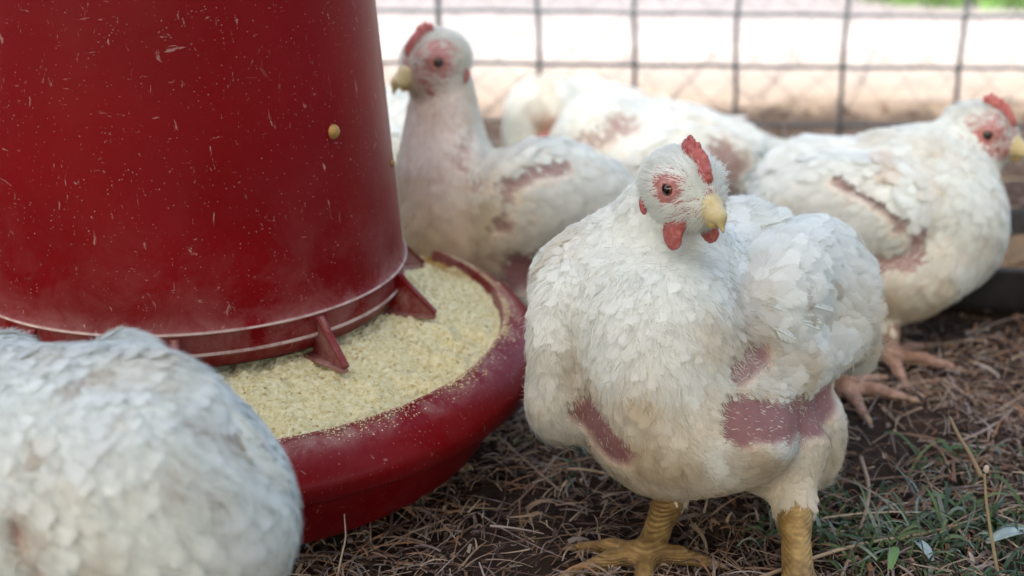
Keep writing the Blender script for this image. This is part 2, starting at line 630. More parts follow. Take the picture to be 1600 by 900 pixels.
# unseen roof and back wall, added to shade the pen and dim front light
def build_shade_shelter():
    base = np.array([-1.9, -0.15, 0])
    t = thing("added_shelter", base, "unseen corrugated roof on posts with low back wall, added to shade the pen", "added_shelter")
    m = m_simple("brown_shade_sheet", (0.10, 0.08, 0.065), (0.18, 0.145, 0.12), 8, 0.7, 0.2, 0.001)
    nx, w = 60, 0.95
    for k in range(6):
        x = np.linspace(-2.6 + k * 0.92, -2.6 + k * 0.92 + w, nx)
        z = 1.9 + 0.012 * np.sin(x * 2 * math.pi / 0.076) + (0.006 if k % 2 else 0)
        y = np.array([-2.6, -0.05])
        zs = np.array([-0.25, 0.0])
        V = []
        for top in (0, 1):
            for j in range(2):
                V.append(np.stack([x, np.full(nx, y[j]), z + zs[j] + 0.002 * top], -1))
        V = np.concatenate(V)
        g = np.arange(4 * nx).reshape(4, nx)
        F = []
        for i in range(nx - 1):
            F += [(g[0, i], g[1, i], g[1, i + 1], g[0, i + 1]), (g[2, i], g[2, i + 1], g[3, i + 1], g[3, i]),
                  (g[0, i], g[0, i + 1], g[2, i + 1], g[2, i]), (g[1, i], g[3, i], g[3, i + 1], g[1, i + 1])]
        F += [(g[0, 0], g[2, 0], g[3, 0], g[1, 0]), (g[0, -1], g[1, -1], g[3, -1], g[2, -1])]
        part("shade_roof_sheet", t, V, [tuple(int(q) for q in f) for f in F], m)
    for x in (-1.9, 2.2):
        for y, h in ((-0.15, 1.80), (-2.4, 1.53)):
            V, F = box((x, y, h / 2), (0.09, 0.09, h))
            part("post", t, V, F, M['wood'], smooth_shade=False)
    for y, h in ((-0.15, 1.84), (-2.4, 1.57)):
        V, F = box((0.15, y, h), (5.2, 0.06, 0.075))
        part("beam", t, V, F, M['wood'], smooth_shade=False)
    dark = m_simple("dark_board", (0.05, 0.035, 0.025), (0.11, 0.08, 0.055), 14, 0.85, 0.4, 0.003)  # low wall added out of view to cut light from behind the camera
    for k in range(5):
        V, F = box((0.15, -2.46 - 0.004 * (k % 2), 0.08 + 0.155 * k), (5.1, 0.022, 0.15))
        part("shade_board", t, V, F, dark, smooth_shade=False)


build_shade_shelter()


# ------------------------------------------------------------------ wire fence
def build_fence():
    d0 = 1.667
    base = P(900, 235, d0); base[2] = 0
    t = thing("wire_fence", base, "welded grey wire mesh fence standing behind the hens", "fence")
    fr = np.random.default_rng(3)
    y0 = 1.617
    zt = 0.62
    tops = [(683, 0), (840, 0), (993, 0), (1155, 0), (1325, 0), (1510, 0)]
    xs = []
    for px, py in tops:
        a, b = (px - 800) / FPX, -(py - 450) / FPX
        xs.append(a * y0 / (cp + b * sp))
    step = 0.108
    xs = [xs[0] - step * k for k in range(9, 0, -1)] + xs + [xs[-1] + 0.12 * k for k in range(1, 8)]
    for i, x in enumerate(xs):
        z = np.linspace(-0.01, zt, 40)
        wx = x + 0.0015 * np.sin(z * 40 + i) + fr.normal(0, 0.0005, 40)
        wy = y0 + 0.002 * np.sin(z * 25 + i * 2)
        r = 0.0025 if abs(x - xs[9]) > 1e-6 else 0.0032
        V, F = tube(np.stack([wx, wy, z], -1), r, 7)
        part("vertical_wire", t, V, F, M['wire'])
    zs = []
    for py in (190, 100, 18):
        b = -(py - 450) / FPX
        zs.append(CAM_H + y0 * (-sp + b * cp) / (cp + b * sp))
    dz = zs[1] - zs[0]
    zz = [zs[0] - dz] + zs + [zs[-1] + dz * k for k in range(1, 6)]
    for i, z in enumerate(zz):
        x = np.linspace(xs[0], xs[-1], 180)
        wz = z + 0.0008 * np.sin(x * 2 * math.pi / step + i) * 0.5 + 0.0022 * (fbm(np.stack([x * 6, 0 * x + i, 0 * x], -1), 2) - 0.5) - 0.010 * (x - 0.1)
        V, F = tube(np.stack([x, np.full(180, y0 - 0.0042), wz], -1), 0.0021, 6)
        part("horizontal_wire", t, V, F, M['wire'])
    VV, FF, off = [], [], 0
    for sgn in (1, -1):
        for k in range(-22, 60):
            xa = xs[0] + 0.045 * k
            z = np.linspace(0.0, zt, 24)
            x = xa + sgn * z * 0.95 + 0.004 * np.sin(z * 140 + k)
            ok = (x > xs[0]) & (x < xs[-1])
            if ok.sum() < 3: continue
            V, F = tube(np.stack([x, y0 + 0.012 + 0.006 * np.sin(x * 9 + z * 14), z], -1)[ok], 0.00034, 4)
            VV.append(V); FF += [tuple(i + off for i in q) for q in F]; off += len(V)
    o = part("fine_netting", t, np.concatenate(VV), FF, M['wire'])
    o["kind"] = "stuff"
    for x in (xs[0], xs[-1]):
        V, F = tube([(x, y0 + 0.03, -0.02), (x, y0 + 0.03, 0.7)], 0.024, 16)
        part("post", t, V, F, M['wood'])


build_fence()

# ------------------------------------------------------------------ feeder
FC = np.array([-0.19977, 0.91663])


def dust_attr(V, kind):
    r = np.hypot(V[:, 0] - FC[0], V[:, 1] - FC[1]); z = V[:, 2]
    if kind == 'barrel':
        d = 0.02 + 0.5 * smooth(0.135, 0.113, z) * smooth(0.092, 0.104, z) + 0.16 * smooth(0.20, 0.12, z)
        az = np.arctan2(V[:, 1] - FC[1], V[:, 0] - FC[0])
        d *= 0.75 + 0.6 * smooth(-0.9, 0.0, az)
        d += 3.0 * ((np.abs(z - 0.1173) < 0.0008) | (np.abs(z - 0.1046) < 0.0006)) * (r > 0.131)
        return d
    if kind == 'pan':
        return 0.06 + 1.25 * smooth(0.063, 0.075, z) * smooth(0.213, 0.199, r)
    return np.full(len(V), 0.9)


def build_feeder():
    t = thing("poultry_feeder", (FC[0], FC[1], 0), "large dusty red plastic poultry feeder holding yellow mash", "feeder")
    pan = rounded([(0.02, 0.004), (0.177, 0.004), (0.1835, 0.006), (0.194, 0.024), (0.2020, 0.0405), (0.2035, 0.0435), (0.2170, 0.0462), (0.2200, 0.058), (0.2115, 0.0695),
                   (0.2005, 0.0755), (0.1970, 0.0762), (0.1966, 0.0775), (0.1940, 0.0777), (0.1934, 0.0755), (0.190, 0.062), (0.180, 0.022), (0.170, 0.012), (0.02, 0.012)], 3)
    V, F = lathe(pan, 256, FC)
    part("pan", t, V, F, M['plastic'], attrs=dict(dust=dust_attr(V, 'pan')))
    bar = [(0.1226, 0.0935), (0.1240, 0.0930), (0.1290, 0.0965), (0.1312, 0.1018), (0.1316, 0.1024), (0.1330, 0.1030), (0.1332, 0.1042), (0.1326, 0.1050), (0.1326, 0.1056), (0.1326, 0.1060), (0.1327, 0.1100), (0.1328, 0.1150), (0.1328, 0.1155), (0.1330, 0.1158),
           (0.1345, 0.1164), (0.1346, 0.1176), (0.1334, 0.1186), (0.1322, 0.1205)]
    for z in np.linspace(0.13, 0.44, 14): bar.append((0.1318 - 0.083 * (z - 0.127), z))
    top = bar[-1]
    bar += [(top[0] + 0.004, 0.442), (top[0] + 0.004, 0.448), (top[0] - 0.003, 0.448)]
    for z in np.linspace(0.43, 0.13, 8): bar.append((0.1288 - 0.083 * (z - 0.127), z))
    bar += [(0.1285, 0.118), (0.1226, 0.0935)]
    V, F = lathe(bar, 256, FC)
    part("barrel", t, V, F, M['plastic'], attrs=dict(dust=dust_attr(V, 'barrel')))
    lid = rounded([(0.0, 0.475), (0.04, 0.474), (0.09, 0.462), (0.108, 0.454), (0.112, 0.450), (0.112, 0.4495), (0.0, 0.4495)], 2)
    V, F = lathe(lid, 96, FC)
    part("lid", t, V, F, M['plastic'], attrs=dict(dust=np.full(len(V), 0.3)))
    a = np.linspace(0, math.pi, 24)
    V, F = tube(np.stack([FC[0] + 0.05 * np.cos(a), 0 * a + FC[1], 0.471 + 0.04 * np.sin(a)], -1), 0.004, 8)
    part("handle", t, V, F, M['wire'])
    # triangular brackets round the foot of the barrel
    for k in range(10):
        az = math.radians(-46.5 + 36 * k)
        er = np.array([math.cos(az), math.sin(az), 0]); et = np.array([-math.sin(az), math.cos(az), 0])
        c0 = np.array([FC[0], FC[1], 0])
        pt = lambda r, s, z: c0 + er * r + et * s + np.array([0, 0, z])
        th = 0.0013
        rt = 0.1545
        V = []
        outline = [(0.1300, 0.1140), (0.1355, 0.1150), (rt - 0.004, 0.0950), (rt + 0.001, 0.0905), (rt, 0.0875), (0.1265, 0.0895)]
        V = [pt(r, -th, z) for r, z in outline] + [pt(r, th, z) for r, z in outline]
        n = len(outline)
        F = [tuple(range(n))[::-1], tuple(range(n, 2 * n))] + [(i, (i + 1) % n, n + (i + 1) % n, n + i) for i in range(n)]
        web_n = len(V)
        # sloping top flange and bottom shelf
        def prism(quad, dz):
            b = len(V)
            q2 = [q + np.array(dz) for q in quad]
            V.extend(quad); V.extend(q2)
            m = len(quad)
            F.append(tuple(range(b, b + m))[::-1]); F.append(tuple(range(b + m, b + 2 * m)))
            for i in range(m): F.append((b + i, b + (i + 1) % m, b + m + (i + 1) % m, b + m + i))
        prism([pt(0.1250, -0.0085, 0.0892), pt(0.1250, 0.0085, 0.0892), pt(rt + 0.0015, 0.0018, 0.0868), pt(rt + 0.0015, -0.0018, 0.0868)], (0, 0, 0.0022))
        prism([pt(0.1310, -0.0026, 0.1150), pt(0.1310, 0.0026, 0.1150), pt(rt + 0.001, 0.0022, 0.0895), pt(rt + 0.001, -0.0022, 0.0895)], (0.0012 * er[0], 0.0012 * er[1], 0.0018))
        V = np.array(V)
        dv = np.where(np.arange(len(V)) < web_n, 1.1, 0.4)
        dv[web_n:web_n + 8] = 1.6
        b = np.array(t.location)
        o = part("bracket", t, V, F, M['plastic'], smooth_shade=False, attrs=dict(dust=dv))
        mod = o.modifiers.new("bevel", 'BEVEL'); mod.width = 0.0005; mod.segments = 2
    for az_d, z in ((-35.9, 0.215), (54, 0.215), (144, 0.215), (-2.7, 0.1785)):
        az = math.radians(az_d)
        rr = 0.1318 - 0.083 * (z - 0.127)
        big = az_d != -2.7
        pr = rounded([(0.0, 0.0026), (0.0022, 0.0022), (0.0034, 0.0008), (0.0036, -0.001), (0.0, -0.001)], 2) * (1.2 if big else 0.7)
        V, F = lathe(np.maximum(pr, [[1e-5, -1]]), 20)
        R = np.array(Matrix.Rotation(az, 3, 'Z') @ Matrix.Rotation(math.pi / 2, 3, 'Y'))
        V = V @ R.T + np.array([FC[0] + rr * math.cos(az), FC[1] + rr * math.sin(az), z])
        part("rivet", t, V, F, M['rivet'])
    # feed heap
    nr, na = 230, 640
    r = np.linspace(0.075, 0.1925, nr)
    a = np.arange(na) * 2 * math.pi / na
    rr, aa = np.meshgrid(r, a, indexing='ij')
    x, y = FC[0] + rr * np.cos(aa), FC[1] + rr * np.sin(aa)
    p = np.stack([x, y, 0 * x], -1)
    u = smooth(0.115, 0.192, rr)
    z = 0.0915 * (1 - u) + 0.0722 * u + 0.017 * (fbm(p * 24, 3, 2) - 0.5) * (0.3 + 0.7 * u) * (1 - 0.6 * smooth(.18, .192, rr))
    ang = np.degrees(np.arctan2(np.sin(aa), np.cos(aa)))
    hg = np.random.default_rng(4)
    for _ in range(9):
        ha, hr, hs_ = math.radians(hg.uniform(-95, 60)), hg.uniform(0.150, 0.180), hg.uniform(0.007, 0.013)
        hx, hy = FC[0] + hr * math.cos(ha), FC[1] + hr * math.sin(ha)
        dd = np.hypot(x - hx, y - hy) / hs_
        z += -0.0042 * np.exp(-dd ** 2) + 0.0018 * np.exp(-((dd - 1.5) / 0.45) ** 2)
    z += 0.0060 * (fbm(p * 100, 3, 8) - 0.5) + 0.0022 * (vnoise(p * 420, 5) - 0.5) + 0.0022 * (vnoise(p * 800, 6) - 0.5)
    V = np.stack([x, y, z], -1).reshape(-1, 3)
    i = np.arange(nr * na).reshape(nr, na)
    Q = np.stack([i[:-1], i[1:], np.roll(i[1:], -1, 1), np.roll(i[:-1], -1, 1)], -1).reshape(-1, 4)
    m, nt, b = mat_new("yellow_mash")
    co = objco(nt)
    n1 = noise(nt, 300, 5, 0.75, co); n2 = noise(nt, 30, 5, 0.6, co)
    c = ramp(nt, n1, [(0.30, (0.40, 0.32, 0.12)), (0.45, (0.64, 0.58, 0.31)), (0.62, (0.76, 0.72, 0.47))])
    v = N_(nt, "ShaderNodeTexVoronoi"); v.inputs["Scale"].default_value = 260; nt.links.new(co, v.inputs["Vector"])
    sel = ramp(nt, v.outputs["Color"], [(0.0, (0, 0, 0)), (0.74, (0, 0, 0)), (0.78, (1, 1, 1))])
    dot = ramp(nt, v.outputs["Distance"], [(0.18, (1, 1, 1)), (0.30, (0, 0, 0))])
    f = N_(nt, "ShaderNodeMath", operation='MULTIPLY'); nt.links.new(sel, f.inputs[0]); nt.links.new(dot, f.inputs[1])
    f2 = N_(nt, "ShaderNodeMath", operation='MULTIPLY'); nt.links.new(f.outputs[0], f2.inputs[0]); f2.inputs[1].default_value = 0.75
    c = mixc(nt, f2.outputs[0], c, (0.16, 0.12, 0.05))
    wet = attr_col(nt, "wet").outputs["Fac"]
    c = mixc(nt, wet, c, (0.34, 0.18, 0.03))
    nt.links.new(c, b.inputs["Base Color"])
    b.inputs["Roughness"].default_value = 0.95
    b.inputs["Specular IOR Level"].default_value = 0.1
    bump(nt, b, n1, 0.7, 0.002)
    wv = smooth(0.158, 0.186, rr) * smooth(18, 34, ang) * smooth(85, 60, ang) * smooth(0.35, 0.6, fbm(p * 40, 3, 11)) * 0.9
    o = part("feed_mash", t, V, Q, m, attrs=dict(wet=wv.ravel()))
    o["kind"] = "stuff"
    # crumbs of mash strewn on the lip and in the shelves
    N = 11000
    g = np.random.default_rng(12)
    az = g.uniform(-2.2, 0.8, N)
    cl = fbm(np.stack([az * 9, az * 0, az * 0], -1), 3, 4)
    u = np.abs(g.normal(0, 0.42, N)) ** 1.25 + 0.02
    keep = (u < 1) & (g.random(N) < 0.15 + 1.6 * np.maximum(cl - 0.38, 0))
    az, u = az[keep], u[keep]
    lip = np.array([(0.1945, 0.0779), (0.1966, 0.0775), (0.199, 0.0762), (0.2035, 0.0740), (0.2080, 0.0705), (0.2120, 0.0658)])
    s = np.linspace(0, 1, len(lip))
    R = np.interp(u, s, lip[:, 0]); Z = np.interp(u, s, lip[:, 1])
    c = np.stack([FC[0] + R * np.cos(az), FC[1] + R * np.sin(az), Z + 0.0001], -1)
    sz = 0.00022 + 0.00055 * g.random(len(c)) ** 3
    crumbs(t, "feed_crumbs", c, sz, g, ((0.72, 0.62, 0.40), (0.52, 0.40, 0.20)))
    # loose grains on the heap
    N = 3500
    az = g.uniform(-2.0, 1.4, N); R = np.sqrt(g.uniform(0.127 ** 2, 0.191 ** 2, N))
    iz = np.clip(((R - 0.075) / (0.1925 - 0.075) * (nr - 1)).round().astype(int), 0, nr - 1)
    ia = ((az % (2 * math.pi)) / (2 * math.pi) * na).round().astype(int) % na
    c = np.stack([FC[0] + R * np.cos(az), FC[1] + R * np.sin(az), z[iz, ia] + 0.0003], -1)
    crumbs(t, "feed_grains", c, 0.0003 + 0.0007 * g.random(N) ** 2, g, ((0.74, 0.66, 0.38), (0.44, 0.31, 0.10)))
    # ridge dust lines on the two hoops
    return t


def crumbs(t, name, c, sz, g, cols):
    n = len(c)
    base = np.array([[1, 0, 0], [-1, 0, 0], [0, 1, 0], [0, -1, 0], [0, 0, 1], [0, 0, -1]], float)
    tri = np.array([[0, 2, 4], [2, 1, 4], [1, 3, 4], [3, 0, 4], [2, 0, 5], [1, 2, 5], [3, 1, 5], [0, 3, 5]])
    sc = sz[:, None] * g.uniform(0.6, 1.4, (n, 3))
    q = g.uniform(0, 2 * math.pi, n)
    v = base[None] * sc[:, None, :]
    x = v[..., 0] * np.cos(q)[:, None] - v[..., 1] * np.sin(q)[:, None]
    y = v[..., 0] * np.sin(q)[:, None] + v[..., 1] * np.cos(q)[:, None]
    V = np.stack([x, y, v[..., 2] * 0.7], -1) + c[:, None, :]
    F = (tri[None] + 6 * np.arange(n)[:, None, None]).reshape(-1, 3)
    k = g.random(n)[:, None]
    col = np.array(cols[0]) * k + np.array(cols[1]) * (1 - k)
    o = part(name, t, V.reshape(-1, 3), F, M['crumb'], col=np.repeat(col, 6, 0), smooth_shade=False)
    o["kind"] = "stuff"


build_feeder()

# ------------------------------------------------------------------ hens
WHITE = np.array([0.79, 0.825, 0.755])
CREAM = np.array([0.62, 0.52, 0.34])
PINK = np.array([0.25, 0.120, 0.108])
YELLOW = np.array([0.40, 0.27, 0.085])
FACE = np.array([0.43, 0.17, 0.145])


def frame(yaw_vec, pitch=0.0, roll=0.0):
    """rows: forward, left, up.  pitch > 0 lifts the front"""
    F = unit([yaw_vec[0], yaw_vec[1], 0])
    L = np.array([-F[1], F[0], 0])
    U = np.array([0, 0, 1.0])
    F2 = F * math.cos(pitch) + U * math.sin(pitch)
    U2 = U * math.cos(pitch) - F * math.sin(pitch)
    L2 = L * math.cos(roll) + U2 * math.sin(roll)
    U3 = U2 * math.cos(roll) - L * math.sin(roll)
    return np.array([F2, L2, U3])


def feather_cards(p, n, f, L, W, lift, curl, cup, B, g, col, tipcol, fan=0.30, jamt=0.035, nk=0.74):
    """vectorised little vane feathers made of barbs -> verts, tris, colours"""
    K = len(p)
    s = unit(np.cross(n, f))
    u0 = np.linspace(0.06, 0.86, B)
    VV, CC = [], []
    for side in (-1, 1):
        for j in range(B):
            u = u0[j]
            w = max(0.02, math.sin(math.pi * min(1, (u + 0.25) / 1.12))) ** 0.7
            jit = g.normal(0, jamt, (K, 3))
            ut = np.clip(u + fan * (1.05 - 0.5 * u) + jit[:, 0], 0, 1.12)
            vt = side * w * (1 + 1.6 * jit[:, 1])
            um, vm = u * 0.25 + ut * 0.75, vt * 0.80
            hb = 0.72 * (u0[1] - u0[0])
            hm = hb * 1.0
            for (uu, vv) in ((u - hb, 0 * vt), (u + hb, 0 * vt), (um - hm, vm), (um + hm, vm), (ut - 0.35 * hb, vt), (ut + 0.45 * hb, vt * 0.97)):
                uu = np.broadcast_to(uu, (K,)); vv = np.broadcast_to(vv, (K,))
                q = p + f * (L * uu)[:, None] + s * (W * vv)[:, None] + n * (L * (lift * uu - curl * uu * uu) - cup * W * vv * vv + 0.05 * W * jit[:, 2] * np.abs(vv))[:, None]
                VV.append(q)
                t = np.clip((uu - 0.45) / 0.65, 0, 1)[:, None]
                CC.append(col * (1 - t) + tipcol * t)
    nb = 2 * B
    V = np.stack(VV, 1).reshape(-1, 3)
    C = np.stack(CC, 1).reshape(-1, 3)
    tri = np.array([[0, 1, 3], [0, 3, 2], [2, 3, 5], [2, 5, 4]])
    T = (tri[None] + 6 * np.arange(nb)[:, None, None]).reshape(-1, 3)
    T = (T[None] + 6 * nb * np.arange(K)[:, None, None]).reshape(-1, 3)
    return (*soft_normals(V, T, np.repeat(n, 6 * nb, 0), nk), C)


def soft_normals(V, T, Ns, k=0.6):
    """wind every face outwards and bend the shading normals towards the body's own"""
    fn = np.cross(V[T[:, 1]] - V[T[:, 0]], V[T[:, 2]] - V[T[:, 0]])
    flip = (fn * Ns[T[:, 0]]).sum(1) < 0
    T = T.copy()
    T[flip] = T[flip][:, ::-1]
    fn[flip] *= -1
    fn = unit(fn)
    A = np.zeros_like(V)
    for i in range(3): np.add.at(A, T[:, i], fn)
    return V, T, unit(unit(A) * (1 - k) + Ns * k)


def strands(p, n, f, L, w, lift, curl, g, col):
    K = len(p)
    s = unit(np.cross(n, f))
    a = g.uniform(-0.9, 0.9, K)
    s = unit(s * np.cos(a)[:, None] + n * np.sin(a)[:, None])
    VV = []
    side = g.normal(0, 0.18, K)
    for u, hw in ((0, 1.0), (0.5, 0.8), (1.0, 0.0)):
        q = p + f * (L * u)[:, None] + n * (L * (lift * u - curl * u * u))[:, None] + np.cross(n, f) * (L * side * u * u)[:, None]
        if hw > 0:
            VV += [q - s * (w * hw)[:, None], q + s * (w * hw)[:, None]]
        else:
            VV.append(q)
    V = np.stack(VV, 1).reshape(-1, 3)
    T = np.array([[0, 1, 3], [0, 3, 2], [2, 3, 4]])
    T = (T[None] + 5 * np.arange(K)[:, None, None]).reshape(-1, 3)
    return (*soft_normals(V, T, np.repeat(n, 5, 0)), np.repeat(col, 5, 0))


class Hen:
    def __init__(s, base, label, seed=1):
        s.base = np.asarray(base, float)
        s.prims, s.children, s.patches, s.bare = [], [], [], []
        s.g = np.random.default_rng(seed)
        s.t = thing("hen", s.base, label, "hen", "white broiler hens around the feeder")
        s.heads = []
        s.rs = 1.0
        s.legcol = YELLOW

    def ell(s, px, py, d, r, A, **kw):
        s.prims.append(Ell(P(px, py, d), np.array(r) * s.rs, A, **kw))

    def cone(s, a, b, ra, rb, **kw):
        s.prims.append(Cone(P(*a), P(*b), ra * s.rs, rb * s.rs, **kw))

    def leg(s, top, hock, ankle, rt, rh, ra, toes, fwd, rtoe=0.0052):
        """toes: list of ground points; the first three point ahead, the last back"""
        top, hock, ankle = map(np.asarray, (top, hock, ankle))
        down = unit(hock - top)
        s.prims.append(Cone(top, hock, rt, rh * 1.05, k=0.010, reg='f', flow=down, flen=0.010))
        s.prims.append(Cone(hock, hock * 0.7 + ankle * 0.3, rh * 1.0, ra * 1.08, k=0.005, reg='l', flow=(0, 0, -1)))
        s.prims.append(Cone(hock * 0.7 + ankle * 0.3, ankle, ra * 1.0, ra * 1.12, k=0.004, reg='l', flow=(0, 0, -1)))
        foot = np.array([ankle[0], ankle[1], rtoe + 0.003])
        s.prims.append(Cone(ankle, foot, ra * 1.08, rtoe * 1.5, k=0.005, reg='l'))
        for i, q in enumerate(toes):
            q = np.array([q[0], q[1], rtoe * 0.75])
            mid = foot * 0.5 + q * 0.5 + np.array([0, 0, 0.0025])
            s.prims.append(Cone(foot, mid, rtoe * 1.15, rtoe * 0.95, k=0.004, reg='l'))
            s.prims.append(Cone(mid, q, rtoe * 1.0, rtoe * 0.72, k=0.003, reg='l'))
            d = unit(q - foot)
            V, F = tube([q + d * 0.001, q + d * 0.006, q + d * 0.011 + np.array([0, 0, -0.002])], [rtoe * 0.55, rtoe * 0.38, 0.0003], 8)
            s.children.append(("claw", V, F, 'claw', {}))

    def head(s, c, yaw_vec, pitch=-0.1, roll=0.0, sc=1.0, comb=1.0, detail=True, wattle=1.0, face=1.0):
        A = frame(yaw_vec, pitch, roll)
        mm = 0.001 * sc
        c = np.asarray(c, float)
        W = lambda f, l, u: c + mm * (A[0] * f + A[1] * l + A[2] * u)
        back = -A[0] - 0.25 * A[2]
        kw = dict(reg='h', flow=back, flen=0.005)
        s.prims.append(Ell(W(0, 0, 1.5), np.array([24, 19.5, 19.0]) * mm, A, k=0.006, **kw))
        s.prims.append(Ell(W(9, 0, -8), np.array([14, 14, 11]) * mm, A, k=0.008, **kw))
        s.prims.append(Cone(W(12, 0, -3), W(21, 0, -5), 11 * mm, 7.5 * mm, k=0.006, **kw))
        s.prims.append(Ell(W(10, 9, 7), np.array([9, 7, 5]) * mm, A, k=0.006, **kw))   # brows
        s.prims.append(Ell(W(10, -9, 7), np.array([9, 7, 5]) * mm, A, k=0.006, **kw))
        s.heads.append((c, A, mm, face))
        h = 0.0007 * sc if detail else 0.0012 * sc
        E = lambda f, l, u, r, **k: Ell(W(f, l, u), np.array(r) * mm, A, **k)
        C = lambda a, b, ra, rb, **k: Cone(W(*a), W(*b), ra * mm, rb * mm, **k)
        # beak
        up = [C((16, 0, -2.4), (24, 0, -3.6), 6.8, 5.6, k=0.004), C((24, 0, -3.6), (32.0, 0, -7.6), 5.4, 3.2, k=0.004), C((32.0, 0, -7.6), (35.4, 0, -15.0), 3.1, 0.9, k=0.004),
              C((12, 7.6, -5.2), (29, 2.6, -9.0), 2.0, 1.8, k=0.003), C((12, -7.6, -5.2), (29, -2.6, -9.0), 2.0, 1.8, k=0.003)]
        V, Q = sdf_mesh(up, h)
        u = ((V - c) @ A[0]) / mm
        k = smooth(20, 25, u)[:, None]
        col = np.array([0.46, 0.26, 0.07]) * (1 - k) + np.array([0.54, 0.46, 0.23]) * k
        qn = (V - c) @ A.T / mm
        nd = np.minimum(np.linalg.norm((qn - [23.5, 5.0, -2.2]) / [1.9, 1, 0.8], axis=1), np.linalg.norm((qn - [23.5, -5.0, -2.2]) / [1.9, 1, 0.8], axis=1))
        nk = smooth(1.5, 0.8, nd)[:, None]
        col = col * (1 - nk) + np.array([0.06, 0.035, 0.02]) * nk
        lk = (smooth(-8.5, -11.5, qn[:, 2]) * 0.35)[:, None]
        col = col * (1 - lk) + np.array([0.42, 0.33, 0.08]) * lk
        s.children.append(("beak", V, Q, 'beak', dict(col=col)))
        lo = [C((12, 7.0, -9.2), (27.5, 1.0, -12.8), 1.8, 1.3, k=0.003), C((12, -7.0, -9.2), (27.5, -1.0, -12.8), 1.8, 1.3, k=0.003), C((15, 0, -11.4), (27, 0, -13.0), 3.4, 1.5, k=0.003)]
        V, Q = sdf_mesh(lo, h)
        s.children.append(("beak", V, Q, 'beak', dict(col=np.tile([0.44, 0.33, 0.11], (len(V), 1)))))
        # cere and gape: fleshy red saddle between comb and beak
        ce = [E(19.5, 0, 4.0, (5, 4.8, 4.5), k=0.004), E(21.0, 0, 0.8, (4.6, 5.9, 3.6), k=0.004)]
        for sgn in (1, -1):
            ce.append(C((20, 6.0 * sgn, -4.9), (14.5, 10.6 * sgn, -6.2), 1.5, 1.4, k=0.003))
            ce.append(C((14.5, 10.6 * sgn, -6.2), (8, 14.0 * sgn, -7.2), 1.4, 0.8, k=0.003))
        V, Q = sdf_mesh(ce, h)
        V = V + 0.25 * mm * (fbm(V / mm * 0.7, 2, 3) - 0.5)[:, None] * A[2]
        s.children.append(("cere", V, Q, 'lid', {}))
        # comb: serrated ridge along the crown
        if comb > 0:
            pr = []
            arc = [math.radians(a) for a in np.linspace(22, 86, 9)]
            pts = [(21.0 * math.cos(a) + 2.0, 0.5 * math.sin(9 * a), 20.5 * math.sin(a) + 1.6) for a in arc]
            for i in range(len(pts) - 1):
                pr.append(C(pts[i], pts[i + 1], 2.9 * comb, 2.7 * comb, k=0.002))
            hs = [2, 3.5, 3.0, 4.5, 4.0, 5.5, 5.0, 6.0, 3.0]
            for i, (f_, l_, u_) in enumerate(pts):
                a = arc[i]
                hh = hs[i] * comb
                pr.append(C((f_, l_, u_), (f_ + hh * math.cos(a) - 1.0, l_, u_ + hh * math.sin(a)), 2.2 * comb, 1.3 * comb, k=0.0018))
            V, Q = sdf_mesh(pr, h)
            nn = vnormals(V, Q)
            V = V + nn * (0.9 * mm * (vnoise((V - c) / mm * 0.75, 2) - 0.5))[:, None]
            s.children.append(("comb", V, Q, 'comb', {}))
        for sgn in (1, -1):
            if wattle > 0:
                w = wattle
                pr = [E(11.5, 9.8 * sgn, -12.5, (5.2 * w, 2.8, 4.6 * w), k=0.003), E(8.0, 11.4 * sgn, -18 * (0.5 + 0.5 * w), (6.2 * w, 2.5, 6.6 * w), k=0.003), C((12, 8 * sgn, -10), (18, 5 * sgn, -11.5), 2.6, 1.6, k=0.003)]
                V, Q = sdf_mesh(pr, h)
                V = V + vnormals(V, Q) * (0.7 * mm * (vnoise((V - c) / mm * 0.7, 4) - 0.5))[:, None]
                s.children.append(("wattle", V, Q, 'comb', {}))
            pr = [E(-11.5, 16.6 * sgn, -7.5, (2.2, 1.9, 4.8), k=0.002), E(-10.5, 16.2 * sgn, -12, (1.6, 1.6, 2.2), k=0.002)]
            V, Q = sdf_mesh(pr, h)
            s.children.append(("earlobe", V, Q, 'comb', {}))
            # eye with iris and pupil, lids round it
            ec = W(10.0, 14.6 * sgn, 3.8)
            ax = unit(A[0] * 0.28 + A[1] * sgn)
            V, F = lathe([(max(1e-5, 4.1 * math.sin(a)), 4.1 * math.cos(a)) for a in np.linspace(0, math.pi, 18)], 28)
            R = np.array(Vector(ax).to_track_quat('Z', 'Y').to_matrix())
            Vw = V @ R.T * mm + ec
            cs = unit(V)[:, 2]
            col = np.where((cs > 0.84)[:, None], np.array([0.004, 0.003, 0.003]), np.array([0.10, 0.035, 0.012]))
            col = np.where((cs < 0.52)[:, None], np.array([0.03, 0.012, 0.008]), col)
            s.children.append(("eye", Vw, F, 'eye', dict(col=col)))
            lid = []
            for (rad, rm, off) in ((4.5, 1.05, 2.0), (6.6, 0.9, 1.2), (8.3, 0.75, 0.3)):
                aa = np.linspace(0, 2 * math.pi, 15)
                q = [W(0, 0, 0) * 0 + ec + mm * (R[:, 0] * rad * 1.0 * math.cos(x_) + R[:, 1] * rad * (0.86 + 0.04 * math.sin(3 * x_)) * math.sin(x_) + ax * (off - 0.10 * rad * abs(math.cos(x_)))) for x_ in aa]
                for i in range(14): lid.append(Cone(q[i], q[i + 1], rm * mm, rm * mm, k=0.0006 * sc))
            V, Q = sdf_mesh(lid, 0.0006 * sc if detail else 0.001 * sc)
            s.children.append(("eyelid", V, Q, 'lid', {}))

